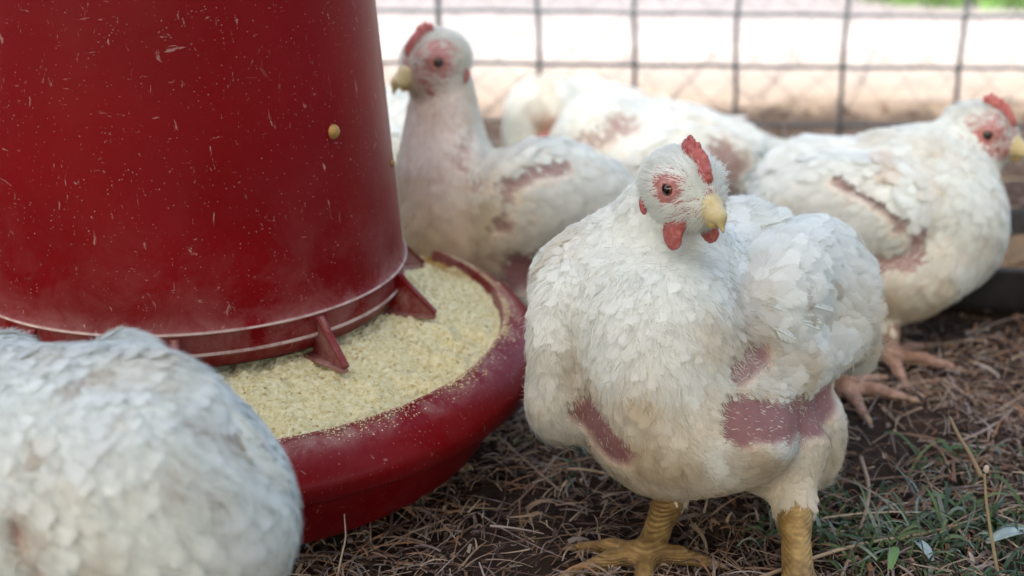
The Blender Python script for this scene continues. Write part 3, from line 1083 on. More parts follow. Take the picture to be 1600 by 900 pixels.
    # -- finish: body mesh, skin colours, plumage
    def build(s, vox, n_feath, B, n_str, dirt=None, patches=(), strand_body=0.25, wing_feathers=(), flen_k=1.0, skin_show=0.0, wing_k=0.92, soft_n=0.90):
        g = s.g
        V, Q = sdf_mesh(s.prims, vox, shrink=0.0035)
        Nn = vnormals(V, Q)
        Dm = np.stack([p.d(V) for p in s.prims], 1)
        w = np.exp(-(Dm - Dm.min(1, keepdims=True)) / 0.005)
        w /= w.sum(1, keepdims=True)
        flow = w @ np.array([p.flow for p in s.prims])
        flen = w @ np.array([p.flen for p in s.prims])
        reg = {r: w @ np.array([float(p.reg == r) for p in s.prims]) for r in 'flh'}
        legm = smooth(0.35, 0.65, reg['l'])
        headm = reg['h']
        # bare patches: anchored on the body surface, noisy edges
        rel = V - np.array([0, 0, CAM_H])
        dep = rel[:, 1] * cp - rel[:, 2] * sp
        sx = 800 + FPX * rel[:, 0] / dep
        sy = 450 - FPX * (rel[:, 1] * sp + rel[:, 2] * cp) / dep
        bare = np.zeros(len(V))
        stains = []
        soft = np.zeros(len(V))
        front = (Nn * rel).sum(1) < 0
        for pl, rad, amt, *stain in patches:
            pts = []
            for (px, py) in pl:
                dd = np.hypot(sx - px, sy - py) + np.where(front, 0, 1e4)
                near = dd < dd.min() + 4
                pts.append(V[np.where(near)[0][np.argmin(dep[near])]])
            dist = np.full(len(V), 9.0)
            if len(pts) == 1: pts = pts * 2
            for a, b in zip(pts[:-1], pts[1:]):
                dist = np.minimum(dist, Cone(a, b, 0, 0).d(V))
            nz = fbm(V * 110, 3, 5) - 0.5
            if stain:
                stains.append((amt * smooth(rad * 1.3, rad * 0.4, dist + nz * rad * 1.2), np.array(stain[0])))
            else:
                soft = np.maximum(soft, amt * smooth(rad * 2.8, rad * 1.0, dist))
                bare = np.maximum(bare, amt * smooth(rad * 1.32, rad * 0.62, dist + nz * rad * 1.0))
        # face: sparse feathers round eye, lores and gape
        facem = np.zeros(len(V))
        for c, A, mm, fk in s.heads:
            q = (V - c) @ A.T / mm
            e = np.minimum(np.linalg.norm(q - [10, 14.6, 3.8], axis=1), np.linalg.norm(q - [10, -14.6, 3.8], axis=1))
            gp = np.minimum(np.linalg.norm((q - [17, 9, -5]) / [1.5, 1, 0.8], axis=1), np.linalg.norm((q - [17, -9, -5]) / [1.5, 1, 0.8], axis=1))
            facem = np.maximum(facem, fk * np.maximum(smooth(13.5, 9.0, e), 0.95 * smooth(14, 7, gp)))
            wr = np.minimum(np.linalg.norm(q - [11.5, 10.5, -11], axis=1), np.linalg.norm(q - [11.5, -10.5, -11], axis=1))
            facem = np.maximum(facem, fk * 0.95 * smooth(8.5, 5.5, wr))
            facem = np.maximum(facem, fk * 0.62 * smooth(21, 12, e))
        facem = np.clip(facem * (0.45 + 1.1 * smooth(0.3, 0.6, fbm(V * 420, 3, 77))), 0, 1)
        # dirt tint
        dz = np.zeros(len(V)) if dirt is None else dirt(V)
        tint = WHITE * (1 - dz[:, None]) + CREAM * dz[:, None]
        for k_, c_ in stains: tint = tint * (1 - k_[:, None]) + c_ * k_[:, None]
        skin = tint * np.array([0.93, 0.86, 0.80])
        skin = skin * (1 - skin_show) + PINK * 1.25 * skin_show
        hs = (0.45 * headm)[:, None]
        skin = skin * (1 - hs) + np.array([0.62, 0.42, 0.38]) * hs
        skin = skin * (1 - bare[:, None]) + PINK * bare[:, None]
        fm = np.clip(facem * 1.2, 0, 1)[:, None]
        skin = skin * (1 - fm) + FACE * fm
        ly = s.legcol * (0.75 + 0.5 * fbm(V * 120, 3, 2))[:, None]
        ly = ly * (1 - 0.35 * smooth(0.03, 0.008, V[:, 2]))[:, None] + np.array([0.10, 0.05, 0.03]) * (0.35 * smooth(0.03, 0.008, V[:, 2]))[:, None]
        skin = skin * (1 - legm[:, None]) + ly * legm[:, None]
        V = V - Nn * (0.0022 * bare)[:, None]
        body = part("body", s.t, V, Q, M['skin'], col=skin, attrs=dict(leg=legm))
        # sampling
        T = np.concatenate([Q[:, [0, 1, 2]], Q[:, [0, 2, 3]]])
        ar = 0.5 * np.linalg.norm(np.cross(V[T[:, 1]] - V[T[:, 0]], V[T[:, 2]] - V[T[:, 0]]), axis=1)

        def sample(n, dens):
            wt = ar * dens[T].mean(1)
            wt = np.maximum(wt, 0)
            i = g.choice(len(T), n, p=wt / wt.sum())
            r1, r2 = np.sqrt(g.random(n)), g.random(n)
            bc = np.stack([1 - r1, r1 * (1 - r2), r1 * r2], 1)
            mixv = lambda X: (X[T[i]] * (bc[..., None] if X.ndim == 2 else bc)).sum(1)
            return mixv
        fdens = np.clip(1 - legm * 1.3, 0, 1) * (1 - smooth(0.35, 0.7, headm)) * np.clip(1 - bare * 1.35, 0, 1) / np.maximum(flen, 0.006) ** 1.5
        mx = sample(n_feath, fdens)
        p, n, f = mx(V), unit(mx(Nn)), mx(flow)
        K = len(p)
        tidy = (1 - 0.55 * smooth(0.0185, 0.0225, mx(flen)))[:, None]
        f = f + 0.22 * tidy * g.normal(0, 1, (K, 3))
        clump = np.stack([fbm(p * 45, 2, 21), fbm(p * 45, 2, 22), fbm(p * 45, 2, 23)], 1) - 0.5
        f = f + 0.7 * tidy * clump
        f = unit(f - n * (f * n).sum(1, keepdims=True))
        L = mx(flen) * g.uniform(0.5, 0.95, K) * (flen_k + (wing_k - flen_k) * smooth(0.0185, 0.0235, mx(flen))) * (1 - 0.62 * mx(soft))
        W = L * g.uniform(0.30, 0.40, K)
        zt = mx(tint) * g.uniform(0.90, 1.05, (K, 1))
        spot = smooth(0.60, 0.76, fbm(p * 55, 3, 31))[:, None] * 0.40
        tip = zt * (1 - spot) + (CREAM * 0.75) * spot
        ruff = g.random(K) ** 6
        lift = 0.03 + 0.06 * g.random(K) + 0.16 * ruff
        curl = 0.06 + 0.05 * g.random(K)
        big = mx(flen) > 0.0205
        lift = lift + np.where(big, (0.03 + 0.10 * g.random(K) ** 3) * (1.9 - 1.9 * soft_n) / 0.42, 0)
        zt = zt * np.where(big, g.uniform(0.90, 1.04, K), 1.0)[:, None]
        VV, TT, NN, CC = [], [], [], []
        off = 0
        for sel, nb in ((~big, B), (big, B + 8)):
            if sel.sum() == 0: continue
            v_, t_, n_, c_ = feather_cards((p + n * 0.0003)[sel], n[sel], f[sel], L[sel], W[sel], lift[sel], curl[sel], 0.25, nb, g, zt[sel], tip[sel], jamt=0.035 if nb == B else 0.022, nk=soft_n if nb == B else soft_n - 0.18)
            VV.append(v_); TT.append(t_ + off); NN.append(n_); CC.append(c_)
            off += len(v_)
        VV, TT, NN, CC = map(np.concatenate, (VV, TT, NN, CC))
        # short down on head, plus fluffy strands among the body feathers
        hd = headm * (1 - legm) * np.clip(1 - 0.92 * facem, 0.03, 1) * np.clip(1 - bare, 0, 1)
        for c, A, mm, fk in s.heads:
            q = (V - c) @ A.T / mm
            hd = hd * smooth(6.5, 9.0, np.minimum(np.linalg.norm(q - [10, 14.6, 3.8], axis=1), np.linalg.norm(q - [10, -14.6, 3.8], axis=1)))
        body_d = strand_body * (1 - headm) * np.clip(1 - legm * 1.4, 0, 1) * (1 - 0.96 * bare) * (0.40 + 0.60 * smooth(0.0235, 0.0175, flen))
        keepers = []
        mx0 = sample(n_str, hd * 7 + body_d)

        def mx(X):
            r = mx0(X)
            for k_ in keepers: r = r[k_]
            return r
        p, n, f = mx(V), unit(mx(Nn)), mx(flow)
        K = len(p)
        hm = mx(headm)
        f = f + 0.25 * g.normal(0, 1, (K, 3)) + 0.7 * (np.stack([fbm(p * 160, 2, 24), fbm(p * 160, 2, 25), fbm(p * 160, 2, 26)], 1) - 0.5)
        f = unit(f - n * (f * n).sum(1, keepdims=True))
        bm = mx(bare)
        for c, A_, mm, fk in s.heads:
            for sg in (1, -1):
                ec = c + mm * (A_[0] * 10 + A_[1] * 15.5 * sg + A_[2] * 3.8)
                ok = np.ones(K, bool)
                for q_ in (0, 0.003, 0.006): ok &= np.linalg.norm(p + f * q_ - ec, axis=1) > 5.6 * mm
                p, n, f, hm, bm = p[ok], n[ok], f[ok], hm[ok], bm[ok]
                K = len(p)
                keepers.append(ok)
        L = np.where(hm > 0.5, 0.0060, mx(flen) * 0.75) * g.uniform(0.6, 1.4, K)
        L = L * (1 - 0.5 * bm) * (1 - 0.45 * mx(soft))
        tl = smooth(0.0235, 0.0255, mx(flen))
        L = L * (1 + 0.35 * tl)
        wd = np.where(hm > 0.5, 0.00018, 0.00020) * g.uniform(0.7, 1.3, K)
        zt = mx(tint) * np.where(g.random((K, 1)) < 0.06, g.uniform(0.62, 0.85, (K, 1)), g.uniform(0.88, 1.07, (K, 1))) * (0.82 + 0.32 * fbm(p * np.array([230, 230, 110]), 2, 33))[:, None]
        V2, T2, N2, C2 = strands(p, n, f, L, wd, np.where(hm > 0.5, 0.22, 0.07) + np.where(hm > 0.5, 0.55, 0.20) * g.random(K) ** 1.5, 0.22, g, zt)
        T2 = T2 + len(VV)
        o = part("plumage", s.t, np.concatenate([VV, V2]), np.concatenate([TT, T2]), M['feather'], col=np.concatenate([CC, C2]), smooth_shade=True, normals=np.concatenate([NN, N2]))
        o["kind"] = "stuff"
        # big quill feathers, one object each, rooted on the body surface
        def surf(px, py, tol=7):
            dd = np.hypot(sx - px, sy - py) + np.where(front, 0, 1e4)
            if dd.min() > tol: return None
            near = np.where(dd < dd.min() + 3)[0]
            i = near[np.argmin(dep[near])]
            return V[i], Nn[i], dep[i]
        for (rx, ry, tx, ty, wd, lift, cj) in wing_feathers:
            r0 = surf(rx, ry, 40)
            t0 = surf(tx, ty)
            root = r0[0] + r0[1] * 0.0022
            tipp = t0[0] + t0[1] * (0.0030 + lift) if t0 else P(tx, ty, r0[2] + 0.012)
            if np.linalg.norm(tipp - root) > 0.034: continue
            quill(s.t, root, tipp, r0[1] + (t0[1] if t0 else 0), wd, g, WHITE * cj)
        for name, Vc, Fc, mt, kw in s.children:
            part(name, s.t, Vc, Fc, M[mt], **kw)
        return s


def quill(t, root, tip, nrm, width, g, col):
    root, tip = np.asarray(root, float), np.asarray(tip, float)
    f = tip - root
    L = np.linalg.norm(f); f = f / L
    n = unit(nrm - f * np.dot(nrm, f))
    V, T, _, C = feather_cards(root[None], n[None], f[None], np.array([L]), np.array([width]), np.array([0.10]), np.array([0.10]), 0.30, 26, g,
                            np.asarray(col)[None], (np.asarray(col) * np.array([0.97, 0.92, 0.82]))[None], fan=0.22)
    u = np.linspace(-0.05, 0.97, 9)
    pts = root + f * (L * u)[:, None] + n * (L * (0.10 * u - 0.10 * u * u) + 0.0001)[:, None]
    V2, F2 = tube(pts, np.linspace(0.0005, 0.00012, 9), 5)
    F = [tuple(int(q) for q in x) for x in T] + [tuple(i + len(V) for i in x) for x in F2]
    part("quill_feather", t, np.concatenate([V, V2]), F, M['feather'], col=np.concatenate([C, np.tile(np.asarray(col) * [0.98, 0.95, 0.88], (len(V2), 1))]))


# ---- the hen in front, right of the feeder
def hen_main():
    gr, gl = G(1005, 893), G(1252, 955)
    h = Hen((gr + gl) / 2, "white hen in sharp focus standing nearest the feeder's right side, facing the camera", 11)
    A = frame((-0.5, -0.866), 0.12)
    F, L, U = A
    dn = -np.array([0, 0, 1.0])
    h.ell(1092, 552, 0.885, (0.102, 0.070, 0.070), A, flow=-F + 0.3 * dn, flen=0.020, k=0.012)
    h.ell(1046, 582, 0.827, (0.050, 0.042, 0.066), A, flow=dn - 0.25 * F, flen=0.016, k=0.013)
    h.ell(985, 470, 0.838, (0.040, 0.050, 0.036), A, flow=dn - 0.3 * F, flen=0.014, k=0.022)      # upper chest      # breast
    h.ell(1085, 662, 0.842, (0.055, 0.060, 0.037), A, flow=-0.8 * F + 0.3 * dn + 0.5 * L, flen=0.014, k=0.022)      # belly
    h.ell(912, 528, 0.855, (0.050, 0.026, 0.056), frame((-0.5, -0.866), 0.12, 0.12), flow=dn - 0.3 * F, flen=0.017, k=0.006)      # right wing
    h.ell(890, 612, 0.850, (0.036, 0.022, 0.030), A, flow=dn - 0.2 * F, flen=0.016, k=0.012)
    h.ell(1150, 425, 0.905, (0.050, 0.040, 0.046), A, flow=-F + 0.3 * dn, flen=0.020, k=0.016)      # back
    h.ell(1222, 488, 0.884, (0.084, 0.030, 0.054), frame((-0.5, -0.866), 0.0, -0.15), flow=-F + 0.55 * dn, flen=0.024, k=0.009)    # left wing
    h.ell(1244, 574, 0.866, (0.064, 0.021, 0.028), frame((-0.5, -0.866), 0.0), flow=-F + 0.15 * dn, flen=0.026, k=0.006)    # folded flight feathers
    h.cone((1262, 480, 0.925), (1318, 530, 0.955), 0.042, 0.022, k=0.030, flow=-F + 0.2 * dn, flen=0.026)
    h.cone((1043, 462, 0.862), (1060, 325, 0.832), 0.046, 0.0245, k=0.020, flow=dn - 0.3 * F, flen=0.011)     # neck
    h.cone((1010, 345, 0.835), (925, 445, 0.865), 0.020, 0.036, k=0.020, flow=dn - 0.5 * F, flen=0.013)
    h.ell(1208, 688, 0.862, (0.044, 0.027, 0.032), A, flow=-0.9 * F + 0.35 * dn, flen=0.015, k=0.007)      # thigh
    h.ell(1268, 680, 0.900, (0.026, 0.022, 0.034), A, flow=dn - 0.5 * F, flen=0.020, k=0.010)
    al, ar = P(1248, 918, 0.806), P(1010, 872, 0.842)
    h.leg(P(1232, 705, 0.862), P(1240, 783, 0.846), al, 0.026, 0.0118, 0.0078,
          [G(1215, 1060), G(1300, 1050), G(1170, 1010), G(1285, 935)], F, 0.0050)
    h.leg(P(1050, 700, 0.870), P(1050, 768, 0.868), ar, 0.024, 0.0092, 0.0074,
          [G(895, 905), G(905, 866), G(1000, 960), G(1108, 890)], F, 0.0050)
    h.head(P(1066, 294, 0.800), (0.485, -0.875), 0.05, 0.0, 1.0, wattle=1.3, face=1.15, comb=1.1)

    def dirt(V):
        z = V[:, 2]
        n = fbm(V * 38, 4, 41)
        return np.clip(0.62 * smooth(0.17, 0.07, z) * smooth(0.25, 0.62, n) + 0.16 * smooth(0.19, 0.08, z) + 0.45 * smooth(0.62, 0.78, fbm(V * 30, 3, 44)), 0, 0.85)
    patches = [([(1158, 578), (1190, 556)], 0.0085, 0.85),
               ([(1160, 655), (1215, 662), (1272, 652), (1296, 622)], 0.0125, 1.0),
               ([(915, 645), (930, 675), (950, 700)], 0.0125, 1.0)]
    q = []
    g = np.random.default_rng(5)
    # flight feathers along the lower edge of the near wing, a few loose coverts above
    for i in range(9):
        k = i / 20
        q.append((1152 + 85 * k, 630 - 70 * k, 1232 + 100 * k + g.normal(0, 5), 640 - 62 * k + g.normal(0, 3), 0.0046 + 0.001 * g.random(), 0.0005 * g.random(), g.uniform(0.95, 1.05)))
    for i in range(8):
        a_, b_ = g.uniform(1190, 1270), g.uniform(440, 540)
        t_ = 0.45 + g.normal(0, 0.2)
        q.append((a_, b_, a_ + 38 * math.cos(t_), b_ + 38 * math.sin(t_), 0.0036, 0.0003, g.uniform(0.94, 1.04)))
    # ragged feather ends over the back and rump
    for (x0, y0, x1, y1) in ((1175, 352, 1222, 334), (1190, 356, 1248, 340), (1270, 380, 1300, 360), (1282, 388, 1316, 372)):
        q.append((x0, y0, x1, y1, 0.0017, 0.002, g.uniform(0.92, 1.03)))
    BR = (0.36, 0.24, 0.10)
    patches += [([(1238, 470), (1250, 480)], 0.006, 0.55, BR), ([(1160, 450), (1150, 500)], 0.012, 0.3, BR), ([(1210, 560), (1260, 570)], 0.010, 0.3, BR), ([(1300, 438)], 0.004, 0.5, BR), ([(1170, 520), (1200, 540)], 0.008, 0.45, BR), ([(895, 560), (915, 590)], 0.012, 0.35, BR),
                ([(1150, 720), (1200, 735)], 0.010, 0.45, BR), ([(1000, 720), (1060, 740)], 0.014, 0.35, BR), ([(1285, 520)], 0.005, 0.4, BR), ([(990, 660)], 0.02, 0.2, BR)]
    h.build(0.0021, 17000, 8, 150000, dirt, patches, 0.95, q, flen_k=0.72, soft_n=0.78)


hen_main()


def dirt_gen(lo, hi, amt, seed):
    def f(V):
        n = fbm(V * 30, 4, seed)
        return np.clip(amt * smooth(hi, lo, V[:, 2]) * (0.4 + 1.0 * smooth(0.3, 0.65, n)) + 0.35 * smooth(0.6, 0.75, n), 0, 0.85)
    return f


# ---- hen behind the feeder, neck up, facing left
def hen_tall():
    gb = np.array([-0.01, 1.150, 0])
    h = Hen(gb, "white hen behind the feeder holding its neck upright and facing left", 21)
    h.rs = 1.05
    A = frame((-0.85, -0.53), 0.15)
    F, L, U = A
    dn = np.array([0, 0, -1.0])
    h.ell(810, 352, 1.175, (0.088, 0.060, 0.058), A, flow=-F + 0.25 * dn, flen=0.022)
    h.ell(700, 350, 1.135, (0.035, 0.041, 0.062), A, flow=dn - 0.2 * F, flen=0.015, k=0.02)
    h.cone((686, 260, 1.140), (688, 140, 1.135), 0.033, 0.0235, k=0.014, flow=dn - 0.2 * F, flen=0.010)
    h.cone((704, 125, 1.145), (722, 225, 1.160), 0.0175, 0.0215, k=0.010, flow=dn - 0.5 * F, flen=0.012)
    h.ell(860, 315, 1.125, (0.064, 0.026, 0.046), frame((-0.85, -0.53), 0.22, 0.1), flow=-F + 0.45 * dn, flen=0.022, k=0.013)
    h.ell(800, 365, 1.120, (0.036, 0.022, 0.032), A, flow=-0.8 * F + 0.5 * dn, flen=0.024, k=0.010)
    h.cone((930, 315, 1.170), (975, 330, 1.190), 0.034, 0.016, k=0.014, flow=-F + 0.4 * dn, flen=0.026)
    h.ell(790, 450, 1.140, (0.040, 0.030, 0.040), A, flow=-F + 0.5 * dn, flen=0.015, k=0.01)
    for (x, y, d, s_) in ((800, 500, 1.150, 1), (850, 490, 1.180, 0)):
        an = P(x, y + 22, d); an[2] = max(an[2], 0.02)
        g0 = an * [1, 1, 0]
        h.leg(P(x, y - 50, d), P(x, y - 10, d + 0.01), an, 0.024, 0.0105, 0.0075,
              [g0 + 0.05 * F + 0.005 * L, g0 + 0.042 * F + 0.03 * L, g0 + 0.042 * F - 0.03 * L, g0 - 0.025 * F], F)
    h.head(P(682, 96, 1.125), (-0.78, -0.63), -0.05, 0.0, 1.12, detail=False, comb=0.9, wattle=1.1, face=1.6)
    PK = (0.66, 0.47, 0.42)
    patches = [([(785, 296), (830, 270), (885, 262)], 0.0062, 0.8), ([(795, 318), (780, 345)], 0.005, 0.6), ([(765, 355), (790, 362)], 0.0055, 0.8), ([(738, 205), (722, 250), (742, 285)], 0.0045, 0.5),
               ([(815, 428), (880, 432)], 0.017, 1.0), ([(662, 190), (650, 260), (655, 330)], 0.036, 0.5, PK), ([(640, 330), (660, 380)], 0.03, 0.5, (0.60, 0.46, 0.28))]

    def dirt(V):
        n = fbm(V * 30, 4, 51)
        return np.clip(0.42 * smooth(0.26, 0.14, V[:, 2]) * smooth(0.02, -0.04, V[:, 0]) + 0.5 * smooth(0.15, 0.08, V[:, 2]) + 0.35 * smooth(0.58, 0.72, n), 0, 0.8)
    h.build(0.0034, 6500, 5, 34000, dirt, patches, 0.8, flen_k=0.7)


hen_tall()


# ---- hen at the right, facing right
def hen_right():
    gb = G(1380, 590)
    h = Hen(gb, "white hen on the right side crouching in profile with its beak pointing right", 31)
    h.legcol = np.array([0.48, 0.31, 0.22])
    A = frame((0.87, -0.50), 0.32)
    F, L, U = A
    dn = np.array([0, 0, -1.0])
    h.ell(1365, 345, 1.15, (0.092, 0.062, 0.060), A, flow=-F + 0.25 * dn, flen=0.022)
    h.ell(1280, 305, 1.160, (0.052, 0.046, 0.046), A, flow=-F + 0.2 * dn, flen=0.022, k=0.02)
    h.ell(1482, 345, 1.125, (0.043, 0.046, 0.054), A, flow=dn - 0.3 * F, flen=0.018, k=0.016)
    h.ell(1400, 432, 1.12, (0.054, 0.048, 0.036), A, flow=-F + 0.3 * dn, flen=0.016, k=0.018)
    h.cone((1450, 278, 1.14), (1505, 224, 1.135), 0.049, 0.0265, k=0.026, flow=-F + 0.8 * dn, flen=0.014)
    h.ell(1318, 330, 1.112, (0.066, 0.024, 0.042), frame((0.87, -0.50), 0.30, -0.1), flow=-F + 0.4 * dn, flen=0.022, k=0.015)
    h.ell(1385, 345, 1.090, (0.030, 0.020, 0.030), A, flow=-0.8 * F + 0.6 * dn, flen=0.024, k=0.008)
    h.cone((1250, 300, 1.17), (1205, 290, 1.19), 0.038, 0.018, k=0.014, flow=-F, flen=0.028)
    an = P(1384, 548, 1.105)
    an = np.array([an[0], an[1], 0.024])
    h.leg(P(1390, 450, 1.12), P(1384, 498, 1.125), an, 0.028, 0.0105, 0.0075, [G(1492, 584), G(1442, 550), G(1412, 606), G(1350, 560)], F)
    an2 = G(1318, 622); an2[2] = 0.022
    h.leg(P(1350, 470, 1.11), P(1330, 540, 1.09), an2, 0.026, 0.0105, 0.0072, [G(1418, 632), G(1375, 600), G(1352, 660), G(1280, 615)], F)
    h.head(P(1526, 208, 1.13), (0.86, -0.51), -0.02, 0.0, 1.12, detail=False, comb=0.95, wattle=1.25, face=1.6)
    patches = [([(1310, 283), (1345, 298), (1385, 325), (1412, 348)], 0.0058, 0.8), ([(1400, 358), (1440, 362)], 0.0045, 0.75), ([(1440, 365), (1438, 400)], 0.0065, 0.85), ([(1345, 415), (1420, 405)], 0.0080, 0.8), ([(1395, 235), (1405, 265)], 0.008, 0.45, (0.6, 0.42, 0.24))]

    def dirt(V):
        n = fbm(V * 34, 4, 61)
        return np.clip(0.8 * smooth(0.13, 0.03, V[:, 2]) * (0.35 + 0.9 * smooth(0.35, 0.6, n)) + 0.35 * smooth(0.6, 0.75, n), 0, 0.85)
    h.build(0.0034, 6500, 5, 34000, dirt, patches, 0.8, flen_k=0.7)


hen_right()


# ---- hens resting at the back
def hen_rest(label, seed, c, yaw, sc, head_at, head_yaw, patches, extra=None):
    px, py, d = c
    w = P(px, py, d)
    gb = np.array([w[0], w[1], 0])
    h = Hen(gb, label, seed)
    A = frame(yaw, 0.06)
    F, L, U = A
    dn = np.array([0, 0, -1.0])
    k = sc
    pr = lambda f, l, u: w + k * (F * f + L * l + U * u)
    E = lambda f, l, u, r, **kw: h.prims.append(Ell(pr(f, l, u), np.array(r) * k, A, **kw))
    C = lambda a, b, ra, rb, **kw: h.prims.append(Cone(pr(*a), pr(*b), ra * k, rb * k, **kw))
    E(0, 0, 0, (0.090, 0.062, 0.060), flow=-F + 0.25 * dn, flen=0.022)
    E(0.05, 0, 0.004, (0.045, 0.050, 0.052), flow=dn - 0.3 * F, flen=0.016, k=0.016)
    for sg in (1, -1):
        E(-0.01, 0.050 * sg, 0.012, (0.066, 0.020, 0.040), flow=-F + 0.4 * dn, flen=0.022, k=0.013)
        E(-0.02, 0.045 * sg, -0.035, (0.040, 0.026, 0.026), flow=-F + 0.4 * dn, flen=0.016, k=0.008)
    C((-0.07, 0, 0.01), (-0.105, 0, 0.015), 0.036, 0.014, flow=-F, flen=0.026, k=0.014)
    hp = P(*head_at)
    h.prims.append(Cone(pr(0.06, 0, 0.03), hp - np.array([0, 0, 0.014]), 0.036 * k, 0.0235 * k, k=0.02, flow=dn - 0.5 * F, flen=0.013))
    for sg in (1, -1):
        g0 = pr(0.02, 0.035 * sg, 0) * [1, 1, 0]
        hk = g0 - 0.02 * F * [1, 1, 0] + np.array([0, 0, 0.028])
        h.leg(hk + np.array([0, 0, 0.012]) + 0.02 * F, hk, g0 + 0.012 * F * [1, 1, 0] + np.array([0, 0, 0.012]), 0.02, 0.010, 0.0072,
              [g0 + 0.055 * F, g0 + 0.045 * F + 0.025 * L, g0 + 0.045 * F - 0.025 * L, g0 - 0.012 * F], F)
    h.head(hp, head_yaw, -0.1, 0.0, k, detail=False, wattle=0.6, comb=extra or 0.9)
    h.build(0.0038, 4200, 5, 16000, dirt_gen(0.02, 0.07, 0.55, seed), patches, 0.6, flen_k=0.75)


hen_rest("white hen resting with its back to the fence, seen between two nearer hens", 41, (1030, 262, 1.37), (-0.95, -0.25), 1.02, (872, 250, 1.37), (-0.9, -0.2),
         [([(905, 222), (950, 205), (985, 192)], 0.010, 0.6), ([(965, 190)], 0.010, 0.7), ([(1125, 235), (1150, 260)], 0.014, 0.7), ([(1140, 290), (1150, 310)], 0.014, 0.6)])
hen_rest("white hen farthest back beside the fence with an orange-brown stain on its side", 42, (905, 205, 1.53), (-0.75, -0.66), 0.90, (842, 180, 1.49), (-0.35, 0.93), [([(852, 196)], 0.016, 0.85, (0.42, 0.20, 0.10)), ([(832, 160)], 0.012, 0.6, (0.42, 0.38, 0.30)), ([(885, 200)], 0.010, 0.4, (0.5, 0.33, 0.15))], 0.6)
hen_rest("white hen almost hidden behind the red feeder's right edge", 43, (560, 232, 1.42), (-0.9, 0.3), 1.0, (470, 200, 1.45), (-0.9, 0.1), [])


# ---- hen in the left foreground, seen from behind
def hen_front():
    w = P(190, 770, 0.665)
    gb = np.array([w[0], w[1], 0])
    h = Hen(gb, "big white hen in the left foreground seen from behind, feeding at the pan", 51)
    A = frame((-0.92, 0.38), 0.10)
    F, L, U = A
    dn = np.array([0, 0, -1.0])
    h.ell(165, 775, 0.665, (0.088, 0.066, 0.066), A, flow=-F + 0.35 * dn, flen=0.022)
    h.ell(30, 735, 0.68, (0.062, 0.058, 0.048), A, flow=-F + 0.2 * dn, flen=0.020, k=0.018)
    h.ell(205, 665, 0.655, (0.050, 0.030, 0.036), frame((-0.92, 0.38), -0.25), flow=-F + 0.35 * dn, flen=0.024, k=0.008)
    h.ell(226, 790, 0.640, (0.048, 0.040, 0.052), A, flow=-F + 0.9 * dn, flen=0.026, k=0.010)
    h.ell(296, 805, 0.660, (0.024, 0.030, 0.050), A, flow=-0.4 * F + dn, flen=0.024, k=0.010)
    h.ell(205, 552, 0.690, (0.018, 0.014, 0.013), A, flow=-F + 0.2 * dn, flen=0.010, k=0.012)
    h.cone((-5, 650, 0.70), (10, 597, 0.72), 0.036, 0.023, k=0.02, flow=dn - 0.5 * F, flen=0.012)
    for sg in (1, -1):
        g0 = gb + 0.035 * L * sg + 0.005 * F * [1, 1, 0]
        h.leg(g0 + [0, 0, 0.095], g0 - 0.012 * F * [1, 1, 0] + [0, 0, 0.06], g0 + [0, 0, 0.02], 0.03, 0.0115, 0.008,
              [g0 + 0.05 * F, g0 + 0.042 * F + 0.03 * L, g0 + 0.042 * F - 0.03 * L, g0 - 0.025 * F], F)
    h.head(P(8, 590, 0.725), (-0.55, 0.83), -0.35, 0.0, 1.0, detail=False)
    patches = [([(362, 662), (385, 660), (405, 685)], 0.0042, 0.9), ([(282, 645), (300, 668), (335, 660)], 0.0028, 0.7), ([(5, 810), (8, 840)], 0.005, 0.8), ([(20, 893), (50, 896)], 0.005, 0.7),
               ([(100, 600), (130, 575)], 0.0026, 0.6), ([(30, 680)], 0.003, 0.6), ([(175, 625)], 0.002, 0.6)]

    def dirt(V):
        n = fbm(V * 34, 4, 71)
        return np.clip(0.40 * smooth(0.60, 0.75, n) + 0.16 * smooth(0.16, 0.05, V[:, 2]), 0, 0.7)
    g = np.random.default_rng(9)
    q = []
    for i in range(14):
        k = i / 13
        q.append((330 + 60 * k + g.normal(0, 6), 600 + 130 * k, 378 + 72 * k + g.normal(0, 5), 668 + 100 * k + g.normal(0, 6), 0.0040, 0.001 * g.random(), g.uniform(0.94, 1.03)))
    BR = (0.34, 0.21, 0.09)
    patches += [([(362, 668), (385, 662), (408, 690)], 0.006, 0.9, BR), ([(95, 605), (130, 578)], 0.0038, 0.7, BR), ([(70, 598)], 0.004, 0.6, BR), ([(30, 682)], 0.005, 0.75, BR), ([(140, 595)], 0.003, 0.7, BR),
                ([(275, 645), (300, 668), (335, 662)], 0.005, 0.55, BR), ([(240, 715)], 0.006, 0.45, BR), ([(310, 765)], 0.006, 0.5, BR), ([(160, 640)], 0.003, 0.5, BR), ([(5, 800), (12, 850)], 0.009, 0.6, BR), ([(200, 560)], 0.02, 0.25, (0.6, 0.5, 0.3))]
    h.build(0.003, 13000, 6, 120000, dirt, patches, 2.4, q, flen_k=0.70, wing_k=0.74, soft_n=0.96)


hen_front()

